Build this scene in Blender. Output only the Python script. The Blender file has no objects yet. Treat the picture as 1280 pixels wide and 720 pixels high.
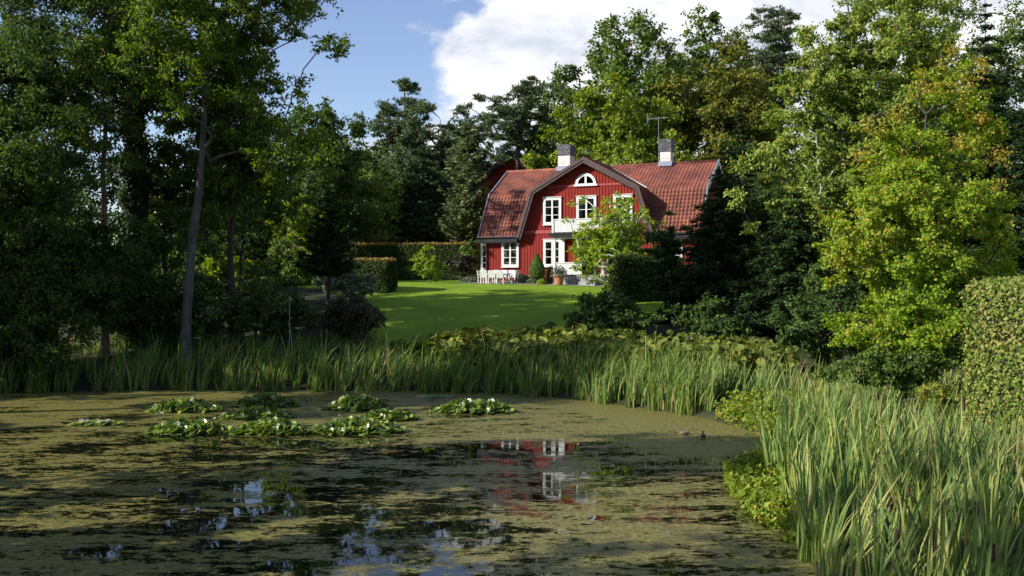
import bpy, math, random
import numpy as np
from mathutils import Vector, Matrix

# ------------------------------------------------------------------ camera, sky, sun, exposure
S = bpy.context.scene
COL = S.collection
F, CX, CY, H = 1244.0, 640.0, 360.0, 4.4          # focal length in photo pixels, photo centre, eye height over the water
cam = bpy.data.objects.new('camera', bpy.data.cameras.new('camera')); COL.objects.link(cam)
cam.location = (0, 0, H); cam.rotation_euler = (math.radians(90), 0, 0)
cam.data.sensor_width = 36; cam.data.lens = 36 * F / 1280
cam.data.clip_start = 0.1; cam.data.clip_end = 3000
S.camera = cam
SUN_EL = math.radians(28)
SUN_H = Vector((0.945, 0.327, 0)).normalized()     # horizontal direction in which the sunlight travels
SUN_STRENGTH, SKY_STRENGTH, EXPOSURE = 5.0, 0.085, 0.66
sl = bpy.data.lights.new('sun', 'SUN'); sl.energy = SUN_STRENGTH; sl.angle = math.radians(0.5); sl.color = (1, 0.95, 0.86)
sun = bpy.data.objects.new('sun', sl); COL.objects.link(sun)
sun.rotation_euler = (SUN_H * math.cos(SUN_EL) + Vector((0, 0, -math.sin(SUN_EL)))).to_track_quat('-Z', 'Y').to_euler()
sun.location = (-60, -20, 60)
S.view_settings.view_transform = 'Standard'; S.view_settings.look = 'None'
S.view_settings.gamma = 1; S.view_settings.use_curve_mapping = False
S.view_settings.exposure = EXPOSURE
S.render.engine = 'CYCLES'
S.cycles.max_bounces = 6; S.cycles.diffuse_bounces = 3; S.cycles.glossy_bounces = 3
S.cycles.transparent_max_bounces = 8; S.cycles.transmission_bounces = 4
S.cycles.caustics_reflective = False; S.cycles.caustics_refractive = False

W = bpy.data.worlds.new('World'); S.world = W; W.use_nodes = True
def world_sky():
    nt = W.node_tree; N = nt.nodes; L = nt.links
    N.clear()
    out = N.new('ShaderNodeOutputWorld')
    sky = N.new('ShaderNodeTexSky'); sky.sky_type = 'NISHITA'; sky.sun_disc = False
    sky.sun_elevation = SUN_EL; sky.sun_rotation = math.atan2(-SUN_H.x, -SUN_H.y)
    sky.air_density = 1.0; sky.dust_density = 0.35; sky.ozone_density = 2.0
    b1 = N.new('ShaderNodeBackground'); b1.inputs['Strength'].default_value = SKY_STRENGTH
    hs = N.new('ShaderNodeHueSaturation'); hs.inputs['Saturation'].default_value = 1.0; hs.inputs['Value'].default_value = 1.35; hs.inputs['Hue'].default_value = 0.515
    L.new(sky.outputs[0], hs.inputs['Color']); L.new(hs.outputs[0], b1.inputs['Color'])
    b2 = N.new('ShaderNodeBackground'); b2.inputs['Strength'].default_value = 0.70
    tc = N.new('ShaderNodeTexCoord'); sep = N.new('ShaderNodeSeparateXYZ'); L.new(tc.outputs['Generated'], sep.inputs[0])
    def M(op, a, b=None, clamp=False):
        n = N.new('ShaderNodeMath'); n.operation = op; n.use_clamp = clamp
        for i, v in enumerate((a, b)):
            if v is None: continue
            if isinstance(v, (int, float)): n.inputs[i].default_value = v
            else: L.new(v, n.inputs[i])
        return n.outputs[0]
    def ramp(v, a, b, lo=0.0, hi=1.0):
        n = N.new('ShaderNodeMapRange'); n.interpolation_type = 'SMOOTHSTEP'
        L.new(v, n.inputs['Value'])
        for k, x in zip(('From Min', 'From Max', 'To Min', 'To Max'), (a, b, lo, hi)): n.inputs[k].default_value = x
        return n.outputs[0]
    az = M('ARCTAN2', sep.outputs['X'], sep.outputs['Y'])
    el = M('ARCSINE', sep.outputs['Z'])
    # cloud bank: fills the sky to the right of a leaning edge, low banks near the horizon, broken sky elsewhere
    edge = M('ADD', az, M('MULTIPLY', M('SUBTRACT', el, 0.22), -0.15))
    right = ramp(edge, -0.20, 0.02, -0.03, 0.42)
    behind = M('ABSOLUTE', az)
    far_right = ramp(behind, 0.7, 1.3, 0.0, -0.5)
    low = ramp(el, 0.10, 0.22, 0.16, 0.0)
    high = ramp(el, 0.34, 0.6, 0.0, -0.18)
    def noise(scale, detail, rough, off):
        mp = N.new('ShaderNodeMapping'); mp.inputs['Location'].default_value = off; mp.inputs['Scale'].default_value = (1, 1, 1.7)
        L.new(tc.outputs['Generated'], mp.inputs['Vector'])
        n = N.new('ShaderNodeTexNoise'); n.inputs['Scale'].default_value = scale; n.inputs['Detail'].default_value = detail
        n.inputs['Roughness'].default_value = rough; n.inputs['Distortion'].default_value = 0.2
        L.new(mp.outputs[0], n.inputs['Vector']); return n.outputs['Fac']
    n1 = noise(4.5, 9, 0.56, (3.1, 1.7, 0.4)); n2 = noise(7.0, 8, 0.6, (9.0, 4.0, 2.0))
    dens = M('ADD', M('ADD', M('ADD', M('ADD', M('MULTIPLY', n1, 1.7), -0.37), right), M('ADD', low, high)), far_right)
    cl = ramp(dens, 0.60, 0.74)
    shade = ramp(n2, 0.36, 0.62)
    cr = N.new('ShaderNodeMix'); cr.data_type = 'RGBA'
    cr.inputs['A'].default_value = (0.60, 0.66, 0.78, 1); cr.inputs['B'].default_value = (0.98, 0.98, 1.0, 1)
    L.new(shade, cr.inputs['Factor']); L.new(cr.outputs['Result'], b2.inputs['Color'])
    mx = N.new('ShaderNodeMixShader'); L.new(cl, mx.inputs[0]); L.new(b1.outputs[0], mx.inputs[1]); L.new(b2.outputs[0], mx.inputs[2])
    L.new(mx.outputs[0], out.inputs['Surface'])
world_sky()

# ------------------------------------------------------------------ helpers
def tag(o, label=None, cat=None, group=None, kind=None):
    if label: o['label'] = label
    if cat: o['category'] = cat
    if group: o['group'] = group
    if kind: o['kind'] = kind
    return o
def empty(name, loc=(0, 0, 0), rz=0):
    o = bpy.data.objects.new(name, None); COL.objects.link(o)
    o.location = loc; o.rotation_euler = (0, 0, rz); o.empty_display_size = 0.3
    return o
def copy_tree(o, parent=None):
    c = o.copy(); COL.objects.link(c); c.parent = parent
    for ch in list(o.children): copy_tree(ch, c)
    return c
def np_mesh(name, V, groups, mat, parent=None, smooth=False):
    """groups: list of (n,k) integer arrays of faces."""
    V = np.asarray(V, dtype=np.float32)
    me = bpy.data.meshes.new(name)
    me.vertices.add(len(V)); me.vertices.foreach_set('co', V.ravel())
    groups = [np.asarray(g, dtype=np.int32) for g in groups if len(g)]
    loops = np.concatenate([g.ravel() for g in groups])
    tot = np.concatenate([np.full(len(g), g.shape[1], np.int32) for g in groups])
    start = np.concatenate([[0], np.cumsum(tot)[:-1]]).astype(np.int32)
    me.loops.add(len(loops)); me.loops.foreach_set('vertex_index', loops)
    me.polygons.add(len(tot)); me.polygons.foreach_set('loop_start', start); me.polygons.foreach_set('loop_total', tot)
    if smooth: me.polygons.foreach_set('use_smooth', np.ones(len(tot), bool))
    me.materials.append(mat); me.update(calc_edges=True); me.validate()
    o = bpy.data.objects.new(name, me); COL.objects.link(o)
    if parent: o.parent = parent
    return o

class MB:
    """collects simple solids and links them as one mesh object"""
    def __init__(s): s.v = []; s.f = []; s.m = []
    def add(s, vs, fs, mi=0):
        b = len(s.v); s.v += [tuple(v) for v in vs]; s.f += [tuple(b + i for i in f) for f in fs]; s.m += [mi] * len(fs)
    def box(s, x0, x1, y0, y1, z0, z1, mi=0, M=None):
        vs = [(x, y, z) for z in (z0, z1) for y in (y0, y1) for x in (x0, x1)]
        if M is not None: vs = [M @ Vector(v) for v in vs]
        s.add(vs, [(0, 2, 3, 1), (4, 5, 7, 6), (0, 1, 5, 4), (2, 6, 7, 3), (0, 4, 6, 2), (1, 3, 7, 5)], mi)
    def bar(s, a, b, w, h, mi=0, up=(0, 0, 1)):
        a = Vector(a); b = Vector(b); d = (b - a).normalized(); u = Vector(up)
        r = d.cross(u)
        if r.length < 1e-4: r = d.cross(Vector((0, 1, 0)))
        r.normalize(); u = r.cross(d)
        vs = [p + r * (w / 2 * i) + u * (h / 2 * j) for p in (a, b) for i, j in ((-1, -1), (1, -1), (1, 1), (-1, 1))]
        s.add(vs, [(3, 2, 1, 0), (4, 5, 6, 7), (0, 1, 5, 4), (1, 2, 6, 5), (2, 3, 7, 6), (3, 0, 4, 7)], mi)
    def prism(s, prof, fn, t0, t1, mi=0):
        """prof: closed 2-D outline (u, z); fn(u, t, z) -> point; extruded from t0 to t1"""
        n = len(prof)
        vs = [fn(u, t0, z) for u, z in prof] + [fn(u, t1, z) for u, z in prof]
        s.add(vs, [tuple(range(n))[::-1], tuple(range(n, 2 * n))] + [(i, (i + 1) % n, n + (i + 1) % n, n + i) for i in range(n)], mi)
    def tube(s, pts, rad, n=8, mi=0, cap=True):
        rings = []
        P = [Vector(p) for p in pts]
        for i, p in enumerate(P):
            d = (P[min(i + 1, len(P) - 1)] - P[max(i - 1, 0)]).normalized()
            r = d.cross(Vector((0, 0, 1)))
            if r.length < 1e-3: r = Vector((1, 0, 0))
            r.normalize(); u = r.cross(d)
            rr = rad[i] if hasattr(rad, '__len__') else rad
            rings.append([p + (r * math.cos(2 * math.pi * k / n) + u * math.sin(2 * math.pi * k / n)) * rr for k in range(n)])
        vs = [v for r in rings for v in r]; fs = []
        for i in range(len(P) - 1):
            for k in range(n): fs.append((i * n + k, i * n + (k + 1) % n, (i + 1) * n + (k + 1) % n, (i + 1) * n + k))
        if cap: fs += [tuple(range(n))[::-1], tuple(range((len(P) - 1) * n, len(P) * n))]
        s.add(vs, fs, mi)
    def lathe(s, prof, n=20, c=(0, 0, 0), mi=0):
        vs = [(c[0] + r * math.cos(2 * math.pi * k / n), c[1] + r * math.sin(2 * math.pi * k / n), c[2] + z) for r, z in prof for k in range(n)]
        fs = [(i * n + k, i * n + (k + 1) % n, (i + 1) * n + (k + 1) % n, (i + 1) * n + k) for i in range(len(prof) - 1) for k in range(n)]
        fs += [tuple(range(n))[::-1], tuple(range((len(prof) - 1) * n, len(prof) * n))]
        s.add(vs, fs, mi)
    def loft(s, rings, mi=0):
        n = len(rings[0]); vs = [v for r in rings for v in r]
        fs = [(i * n + k, i * n + (k + 1) % n, (i + 1) * n + (k + 1) % n, (i + 1) * n + k) for i in range(len(rings) - 1) for k in range(n)]
        fs += [tuple(range(n))[::-1], tuple(range((len(rings) - 1) * n, len(rings) * n))]
        s.add(vs, fs, mi)
    def build(s, name, mats, parent=None, smooth=False, bevel=0):
        me = bpy.data.meshes.new(name); me.from_pydata(s.v, [], s.f)
        for m in (mats if isinstance(mats, (list, tuple)) else [mats]): me.materials.append(m)
        me.polygons.foreach_set('material_index', s.m)
        if smooth: me.polygons.foreach_set('use_smooth', [True] * len(s.f))
        me.update()
        o = bpy.data.objects.new(name, me); COL.objects.link(o)
        if parent: o.parent = parent
        if bevel:
            b = o.modifiers.new('bevel', 'BEVEL'); b.width = bevel; b.segments = 2; b.limit_method = 'ANGLE'
        return o

# ------------------------------------------------------------------ materials
def new_mat(name):
    m = bpy.data.materials.new(name); m.use_nodes = True
    nt = m.node_tree; p = nt.nodes['Principled BSDF']; return m, nt, nt.nodes, nt.links, p
def ramp_node(N, stops):
    r = N.new('ShaderNodeValToRGB'); e = r.color_ramp.elements
    while len(e) < len(stops): e.new(0.5)
    for el, (pos, c) in zip(e, stops): el.position = pos; el.color = (*c, 1)
    return r
def noise_node(N, L, scale, detail=5, rough=0.55, coord='Object', stretch=(1, 1, 1)):
    tc = N.new('ShaderNodeTexCoord'); mp = N.new('ShaderNodeMapping'); mp.inputs['Scale'].default_value = stretch
    L.new(tc.outputs[coord], mp.inputs['Vector'])
    n = N.new('ShaderNodeTexNoise'); n.inputs['Scale'].default_value = scale; n.inputs['Detail'].default_value = detail; n.inputs['Roughness'].default_value = rough
    L.new(mp.outputs[0], n.inputs['Vector']); return n
def plain(name, c1, c2, scale=6, rough=0.6, bump=0.0, stretch=(1, 1, 1), spec=0.3, lo=0.3, hi=0.7):
    m, nt, N, L, p = new_mat(name)
    n = noise_node(N, L, scale, 6, 0.6, stretch=stretch)
    r = ramp_node(N, [(lo, c1), (hi, c2)]); L.new(n.outputs['Fac'], r.inputs[0]); L.new(r.outputs[0], p.inputs['Base Color'])
    p.inputs['Roughness'].default_value = rough; p.inputs['Specular IOR Level'].default_value = spec
    if bump:
        b = N.new('ShaderNodeBump'); b.inputs['Strength'].default_value = bump; b.inputs['Distance'].default_value = 0.05
        L.new(n.outputs['Fac'], b.inputs['Height']); L.new(b.outputs[0], p.inputs['Normal'])
    return m
def leaf_mat(name, stops, transl=0.35, patch=0.35, rough=0.6, spec=0.16, patch_scale=0.35):
    """foliage: every leaf takes its own tone; large soft patches of growth shift it; some light passes through"""
    m, nt, N, L, p = new_mat(name)
    g = N.new('ShaderNodeNewGeometry')
    n = noise_node(N, L, patch_scale, 3, 0.5, coord='Object')
    mul = N.new('ShaderNodeMath'); mul.operation = 'MULTIPLY_ADD'; L.new(n.outputs['Fac'], mul.inputs[0]); mul.inputs[1].default_value = patch * 2; mul.inputs[2].default_value = -patch
    ad = N.new('ShaderNodeMath'); ad.operation = 'ADD'; ad.use_clamp = True
    L.new(g.outputs['Random Per Island'], ad.inputs[0]); L.new(mul.outputs[0], ad.inputs[1])
    r = ramp_node(N, stops); L.new(ad.outputs[0], r.inputs[0])
    L.new(r.outputs[0], p.inputs['Base Color']); p.inputs['Roughness'].default_value = rough; p.inputs['Specular IOR Level'].default_value = spec
    t = N.new('ShaderNodeBsdfTranslucent')
    hs = N.new('ShaderNodeHueSaturation'); hs.inputs['Hue'].default_value = 0.485; hs.inputs['Saturation'].default_value = 1.15; hs.inputs['Value'].default_value = 1.5
    L.new(r.outputs[0], hs.inputs['Color']); L.new(hs.outputs[0], t.inputs['Color'])
    mx = N.new('ShaderNodeMixShader'); mx.inputs[0].default_value = transl
    L.new(p.outputs[0], mx.inputs[1]); L.new(t.outputs[0], mx.inputs[2])
    L.new(mx.outputs[0], N['Material Output'].inputs['Surface'])
    return m
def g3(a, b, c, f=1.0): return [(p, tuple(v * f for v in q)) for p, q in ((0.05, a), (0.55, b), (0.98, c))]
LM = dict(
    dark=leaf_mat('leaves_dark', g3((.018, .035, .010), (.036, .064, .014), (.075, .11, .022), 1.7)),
    mid=leaf_mat('leaves_mid', g3((.03, .055, .012), (.06, .10, .018), (.11, .15, .03), 1.6)),
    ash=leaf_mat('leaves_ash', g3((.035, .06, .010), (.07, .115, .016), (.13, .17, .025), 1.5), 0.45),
    gold=leaf_mat('leaves_gold', g3((.055, .09, .012), (.11, .155, .02), (.20, .22, .03), 1.6)),
    beech=leaf_mat('leaves_beech', g3((.045, .065, .012), (.10, .12, .02), (.20, .175, .03), 1.5)),
    maple=leaf_mat('leaves_maple', [(0.03, (.095, .19, .018)), (0.5, (.22, .335, .03)), (0.88, (.34, .40, .04)), (0.99, (.50, .33, .10))], 0.42, 0.35),
    olive=leaf_mat('leaves_olive', g3((.042, .07, .012), (.095, .135, .022), (.19, .20, .045), 1.95)),
    pine=leaf_mat('needles_pine', g3((.024, .042, .018), (.048, .074, .029), (.09, .115, .045), 1.6), 0.15),
    pinelight=leaf_mat('needles_pale_pine', g3((.05, .07, .03), (.10, .13, .05), (.17, .19, .08), 1.6), 0.18),
    spruce=leaf_mat('needles_spruce', g3((.012, .026, .009), (.024, .044, .015), (.05, .075, .022), 1.6), 0.12, rough=.8, spec=.06),
    grey=leaf_mat('leaves_grey_green', g3((.06, .085, .05), (.12, .155, .09), (.21, .25, .16), 1.3), 0.25),
    purple=leaf_mat('leaves_purple', g3((.03, .028, .018), (.055, .045, .028), (.075, .075, .035), 1.2), 0.2),
    young=leaf_mat('leaves_young', g3((.07, .12, .014), (.14, .20, .022), (.24, .27, .035), 1.75), 0.45),
    hedge=leaf_mat('leaves_hedge', g3((.018, .032, .007), (.034, .054, .010), (.06, .08, .016), 1.1), 0.2, rough=.75, spec=.12),
    hedgetop=leaf_mat('leaves_hedge_new_growth', g3((.14, .13, .035), (.30, .22, .07), (.46, .28, .13)), 0.4, rough=.8, spec=.1),
    hornbeam=leaf_mat('leaves_hornbeam', [(0.05, (.09, .15, .025)), (0.5, (.18, .25, .045)), (0.82, (.29, .31, .075)), (0.98, (.37, .29, .11))], 0.35, 0.35, patch_scale=0.9),
    ivy=leaf_mat('leaves_ivy', g3((.012, .024, .008), (.024, .044, .012), (.045, .07, .018)), 0.1, spec=0.12),
    reed=leaf_mat('reed_blades', [(0.02, (.06, .12, .035)), (0.4, (.145, .225, .058)), (0.8, (.29, .35, .085)), (0.955, (.42, .39, .15)), (0.99, (.34, .24, .12))], 0.3, 0.3, patch_scale=0.5),
    reedfar=leaf_mat('far_reed_blades', [(0.02, (.055, .11, .028)), (0.5, (.13, .21, .045)), (0.88, (.25, .31, .07)), (0.985, (.42, .36, .17))], 0.35, 0.3, patch_scale=0.4),
    butter=leaf_mat('butterbur_leaves', g3((.06, .09, .016), (.13, .17, .028), (.28, .30, .06), .85), 0.35, 0.4, rough=.7, spec=.15, patch_scale=.6),
    lily=leaf_mat('water_lily_leaves', g3((.035, .065, .014), (.075, .12, .02), (.17, .19, .035), 1.7), 0.25, 0.2, rough=0.32, spec=0.5, patch_scale=1.0),
    marsh=leaf_mat('marsh_leaves', [(0.02, (.08, .14, .016)), (0.55, (.19, .27, .03)), (0.95, (.30, .33, .05)), (0.997, (.45, .24, .06))], 0.35, 0.2, patch_scale=1.2),
    fern=leaf_mat('fern_fronds', g3((.09, .13, .02), (.17, .20, .03), (.28, .25, .05), 1.3), 0.4, 0.3),
    lavender=leaf_mat('flower_bed_leaves', [(0.0, (.08, .11, .06)), (0.6, (.15, .18, .12)), (0.85, (.22, .20, .26)), (0.98, (.5, .42, .46))], 0.2, 0.3, patch_scale=1.5),
)
BARK = plain('bark_grey', (.045, .04, .035), (.135, .122, .108), 5, 0.85, 0.6, (1, 1, 0.25))
BARKD = plain('bark_dark', (.025, .022, .018), (.065, .056, .046), 6, 0.9, 0.6, (1, 1, 0.3))
BARKP = plain('bark_pine', (.09, .06, .042), (.24, .16, .11), 5, 0.85, 0.6, (1, 1, 0.35))
BARKB = plain('bark_birch', (.12, .11, .10), (.66, .64, .60), 7, 0.7, 0.2, (1, 1, 1.6), lo=0.36, hi=0.46)
DEADW = plain('dead_wood', (.2, .17, .14), (.42, .38, .33), 6, 0.85, 0.3)

# ------------------------------------------------------------------ terrain
POND = np.array([(-40, 6), (-42, 30), (-34, 40.5), (-22, 42), (-13, 43.2), (-4, 42.6), (0, 41.6), (3.2, 38.6), (5.0, 36), (6.4, 34.0), (7.3, 31), (7.6, 28.8), (6.9, 26.2),
                 (5.5, 23.4), (5.0, 20.5), (5.1, 17.7), (4.6, 15), (4.2, 12), (2.6, 9.2), (-6, 7.6), (-20, 6)], float)
def inside(P, poly):
    x, y = P[:, 0], P[:, 1]; r = np.zeros(len(P), bool); n = len(poly)
    for i in range(n):
        x0, y0 = poly[i]; x1, y1 = poly[(i + 1) % n]
        c = ((y0 > y) != (y1 > y)) & (x < (x1 - x0) * (y - y0) / (y1 - y0 + 1e-12) + x0)
        r ^= c
    return r
def edge_dist(P, poly):
    d = np.full(len(P), 1e9); n = len(poly)
    for i in range(n):
        a = poly[i]; b = poly[(i + 1) % n]; ab = b - a
        t = np.clip(((P - a) @ ab) / (ab @ ab), 0, 1)
        d = np.minimum(d, np.linalg.norm(P - (a + t[:, None] * ab), axis=1))
    return d
def pond_sd(P):
    d = edge_dist(P, POND); return np.where(inside(P, POND), -d, d)
def gz_np(P):
    P = np.asarray(P, float)
    cap = np.interp(P[:, 1], [-40, 0, 8, 20, 40, 44, 48, 52, 62, 68, 72, 80, 110, 200, 700], [2.8, 2.6, 1.0, 0.5, 0.5, 0.8, 1.45, 2.35, 3.75, 4.5, 4.72, 5.0, 6.0, 8.5, 20])
    cap = cap - 0.35 * np.clip((np.abs(P[:, 0]) - 12) / 20, 0, 1) * np.clip((70 - P[:, 1]) / 20, 0, 1)
    cap = cap + 0.10 * np.sin(P[:, 0] * 0.31 + 1.0) * np.sin(P[:, 1] * 0.27) * np.clip((60 - P[:, 1]) / 20, 0, 1)
    d = pond_sd(P)
    return np.where(d < 0, np.maximum(-0.9, d * 0.45), np.minimum(cap, 0.02 + d * 0.33))
def gz(x, y): return float(gz_np([(x, y)])[0])
def at(px, py, D): return Vector(((px - CX) * D / F, D, H - (py - CY) * D / F))
def X(px, D): return (px - CX) * D / F

LAWN = np.array([(-6.6, 45), (-7.5, 54), (-9.6, 61), (-12, 66), (-21, 72), (-24, 80), (-2, 82), (14, 74), (20, 68), (12, 62), (7, 55), (5, 46)], float)
def terrain():
    def axis(segs):
        a = []
        for lo, hi, st in segs: a += list(np.arange(lo, hi, st))
        return np.array(a + [segs[-1][1]])
    xs = axis([(-700, -100, 50), (-100, -44, 4), (-44, 24, 0.6), (24, 100, 4), (100, 700, 50)])
    ys = axis([(-200, -20, 20), (-20, 4, 2), (4, 84, 0.6), (84, 140, 4), (140, 800, 60)])
    GX, GY = np.meshgrid(xs, ys); P = np.stack([GX.ravel(), GY.ravel()], 1)
    V = np.column_stack([P, gz_np(P)])
    nx, ny = len(xs), len(ys)
    i, j = np.meshgrid(np.arange(nx - 1), np.arange(ny - 1)); a = (j * nx + i).ravel()
    Fq = np.stack([a, a + 1, a + nx + 1, a + nx], 1)
    cen = P[Fq].mean(1); lawn = inside(cen, LAWN)
    m, nt, N, L, p = new_mat('lawn_grass')
    n1 = noise_node(N, L, 0.35, 4, 0.6); n2 = noise_node(N, L, 22, 6, 0.7)
    r1 = ramp_node(N, [(0.3, (.155, .265, .016)), (0.7, (.25, .375, .026))]); L.new(n1.outputs['Fac'], r1.inputs[0])
    r2 = ramp_node(N, [(0.3, (.55, .55, .5)), (0.7, (1.25, 1.25, 1.2))]); L.new(n2.outputs['Fac'], r2.inputs[0])
    mx = N.new('ShaderNodeMix'); mx.data_type = 'RGBA'; mx.blend_type = 'MULTIPLY'; mx.inputs['Factor'].default_value = 1
    L.new(r1.outputs[0], mx.inputs['A']); L.new(r2.outputs[0], mx.inputs['B']); L.new(mx.outputs['Result'], p.inputs['Base Color'])
    p.inputs['Roughness'].default_value = 0.9; p.inputs['Specular IOR Level'].default_value = 0.15
    b = N.new('ShaderNodeBump'); b.inputs['Strength'].default_value = 0.9; b.inputs['Distance'].default_value = 0.08
    L.new(n2.outputs['Fac'], b.inputs['Height']); L.new(b.outputs[0], p.inputs['Normal'])
    soil = plain('soil_and_leaf_litter', (.028, .026, .016), (.06, .065, .028), 1.6, 0.95, 0.8, spec=0.1)
    def sub(name, Fs, mat):
        u, inv = np.unique(Fs, return_inverse=True)
        o = np_mesh(name, V[u], [inv.reshape(-1, 4)], mat, smooth=True); tag(o, kind='structure'); return o
    sub('lawn', Fq[lawn], m); sub('ground', Fq[~lawn], soil)
    # lawn blades along the whole mown surface would be below a pixel; the texture carries them
terrain()

def water():
    m, nt, N, L, p = new_mat('pond_water')
    p.inputs['Base Color'].default_value = (.006, .008, .004, 1); p.inputs['Roughness'].default_value = 0.015; p.inputs['IOR'].default_value = 1.333
    wob = noise_node(N, L, 1.3, 3, 0.5, stretch=(1, 0.7, 1))
    bw = N.new('ShaderNodeBump'); bw.inputs['Strength'].default_value = 0.03; bw.inputs['Distance'].default_value = 0.05
    L.new(wob.outputs['Fac'], bw.inputs['Height']); L.new(bw.outputs[0], p.inputs['Normal'])
    # floating film of duckweed and algae
    film = N.new('ShaderNodeBsdfPrincipled'); film.inputs['Roughness'].default_value = 0.42; film.inputs['Specular IOR Level'].default_value = 0.16
    fine = noise_node(N, L, 9, 8, 0.75)
    fr = ramp_node(N, [(0.32, (.045, .044, .017)), (0.5, (.14, .130, .038)), (0.68, (.33, .29, .075))]); L.new(fine.outputs['Fac'], fr.inputs[0]); L.new(fr.outputs[0], film.inputs['Base Color'])
    bf = N.new('ShaderNodeBump'); bf.inputs['Strength'].default_value = 0.35; bf.inputs['Distance'].default_value = 0.02
    L.new(fine.outputs['Fac'], bf.inputs['Height']); L.new(bf.outputs[0], film.inputs['Normal'])
    big = noise_node(N, L, 0.16, 4, 0.55, stretch=(1.0, 1.0, 1)); med = noise_node(N, L, 1.3, 8, 0.70, stretch=(0.42, 1.0, 1))
    tiny = noise_node(N, L, 5.5, 7, 0.78, stretch=(0.6, 1, 1))
    tc = N.new('ShaderNodeTexCoord'); sp = N.new('ShaderNodeSeparateXYZ'); L.new(tc.outputs['Object'], sp.inputs[0])
    def MA(op, a, b=None):
        n = N.new('ShaderNodeMath'); n.operation = op
        for i, v in enumerate((a, b)):
            if v is None: continue
            if isinstance(v, (int, float)): n.inputs[i].default_value = v
            else: L.new(v, n.inputs[i])
        return n.outputs[0]
    def MR(v, a, b, lo, hi):
        n = N.new('ShaderNodeMapRange'); n.interpolation_type = 'SMOOTHSTEP'; L.new(v, n.inputs['Value'])
        for k, x in zip(('From Min', 'From Max', 'To Min', 'To Max'), (a, b, lo, hi)): n.inputs[k].default_value = x
        return n.outputs[0]
    # the film is denser at the far and right banks, thinner in the open middle left
    xr = MR(sp.outputs['X'], -3, 6, -0.02, 0.025); yf = MR(sp.outputs['Y'], 26, 35, 0.0, 0.05)
    v = MA('ADD', MA('ADD', MA('MULTIPLY', big.outputs['Fac'], 0.34), MA('MULTIPLY', med.outputs['Fac'], 0.46)), MA('MULTIPLY', tiny.outputs['Fac'], 0.50))
    v = MA('ADD', v, MA('ADD', xr, yf))
    mask = MR(v, 0.624, 0.662, 0.0, 0.97)
    mx = N.new('ShaderNodeMixShader'); L.new(mask, mx.inputs[0]); L.new(p.outputs[0], mx.inputs[1]); L.new(film.outputs[0], mx.inputs[2])
    L.new(mx.outputs[0], N['Material Output'].inputs['Surface'])
    xs = np.linspace(-46, 12, 30); ys = np.linspace(3, 48, 24)
    GX, GY = np.meshgrid(xs, ys); V = np.column_stack([GX.ravel(), GY.ravel(), np.zeros(GX.size)])
    nx = len(xs); i, j = np.meshgrid(np.arange(nx - 1), np.arange(len(ys) - 1)); a = (j * nx + i).ravel()
    tag(np_mesh('pond_water', V, [np.stack([a, a + 1, a + nx + 1, a + nx], 1)], m, smooth=True), kind='structure')
water()

# ------------------------------------------------------------------ the red house
G = Matrix.Rotation(math.radians(-24), 4, 'Z')
def red_paint():
    m, nt, N, L, p = new_mat('falu_red_boards')
    n = noise_node(N, L, 3, 6, 0.6, stretch=(6, 6, 0.5)); r = ramp_node(N, [(0.3, (.18, .017, .012)), (0.7, (.27, .030, .020))])
    L.new(n.outputs['Fac'], r.inputs[0]); L.new(r.outputs[0], p.inputs['Base Color']); p.inputs['Roughness'].default_value = 0.8; p.inputs['Specular IOR Level'].default_value = 0.2
    return m
def tile_mat():
    m, nt, N, L, p = new_mat('clay_pantiles')
    g = N.new('ShaderNodeNewGeometry'); n = noise_node(N, L, 0.8, 6, 0.65)
    n2 = noise_node(N, L, 14, 3, 0.6)
    a = N.new('ShaderNodeMath'); a.operation = 'MULTIPLY_ADD'; L.new(n2.outputs['Fac'], a.inputs[0]); a.inputs[1].default_value = 0.45; 
    L.new(n.outputs['Fac'], a.inputs[2])
    r = ramp_node(N, [(0.45, (.04, .022, .020)), (0.68, (.16, .046, .030)), (1.0, (.36, .11, .06))]); L.new(a.outputs[0], r.inputs[0])
    L.new(r.outputs[0], p.inputs['Base Color']); p.inputs['Roughness'].default_value = 0.75
    return m
M_RED = red_paint(); M_TILE = tile_mat()
M_WHITE = plain('white_paint', (.54, .54, .525), (.62, .62, .61), 4, 0.5, spec=0.4)
M_BROWN = plain('dark_brown_paint', (.05, .028, .027), (.085, .052, .05), 5, 0.6)
M_BAND = plain('faded_red_trim', (.25, .045, .045), (.32, .065, .06), 5, 0.7)
M_BLACK = plain('black_metal', (.006, .006, .009), (.014, .015, .02), 5, 0.5, spec=0.3)
M_ZINC = plain('grey_flashing', (.14, .16, .20), (.24, .26, .30), 4, 0.4, spec=0.5)
M_STONE = plain('grey_plinth', (.20, .20, .20), (.36, .36, .36), 3, 0.85, 0.4)
M_PLASTER = plain('chimney_plaster', (.50, .43, .40), (.72, .66, .62), 3.5, 0.85, 0.2)
M_SLATE = plain('weathered_slate_cladding', (.03, .03, .034), (.17, .17, .18), 7, 0.7, 0.4, lo=0.42, hi=0.66)
M_BRICK = plain('brick_plinth', (.25, .12, .08), (.42, .24, .17), 8, 0.9, 0.3)
M_DOOR = plain('red_door_paint', (.30, .03, .05), (.36, .045, .06), 4, 0.5)
M_CURT = plain('white_curtain', (.55, .55, .53), (.7, .7, .68), 9, 0.8, stretch=(8, 8, 0.5))
M_UNLIT_BACK = plain('unlit_room_backing', (.012, .011, .010), (.035, .03, .026), 2.5, 0.9)  # indoor gloom put into the colour of shallow panels on the wall
M_SOFFIT = plain('soffit_boards', (.035, .024, .022), (.06, .042, .038), 5, 0.8)
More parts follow.
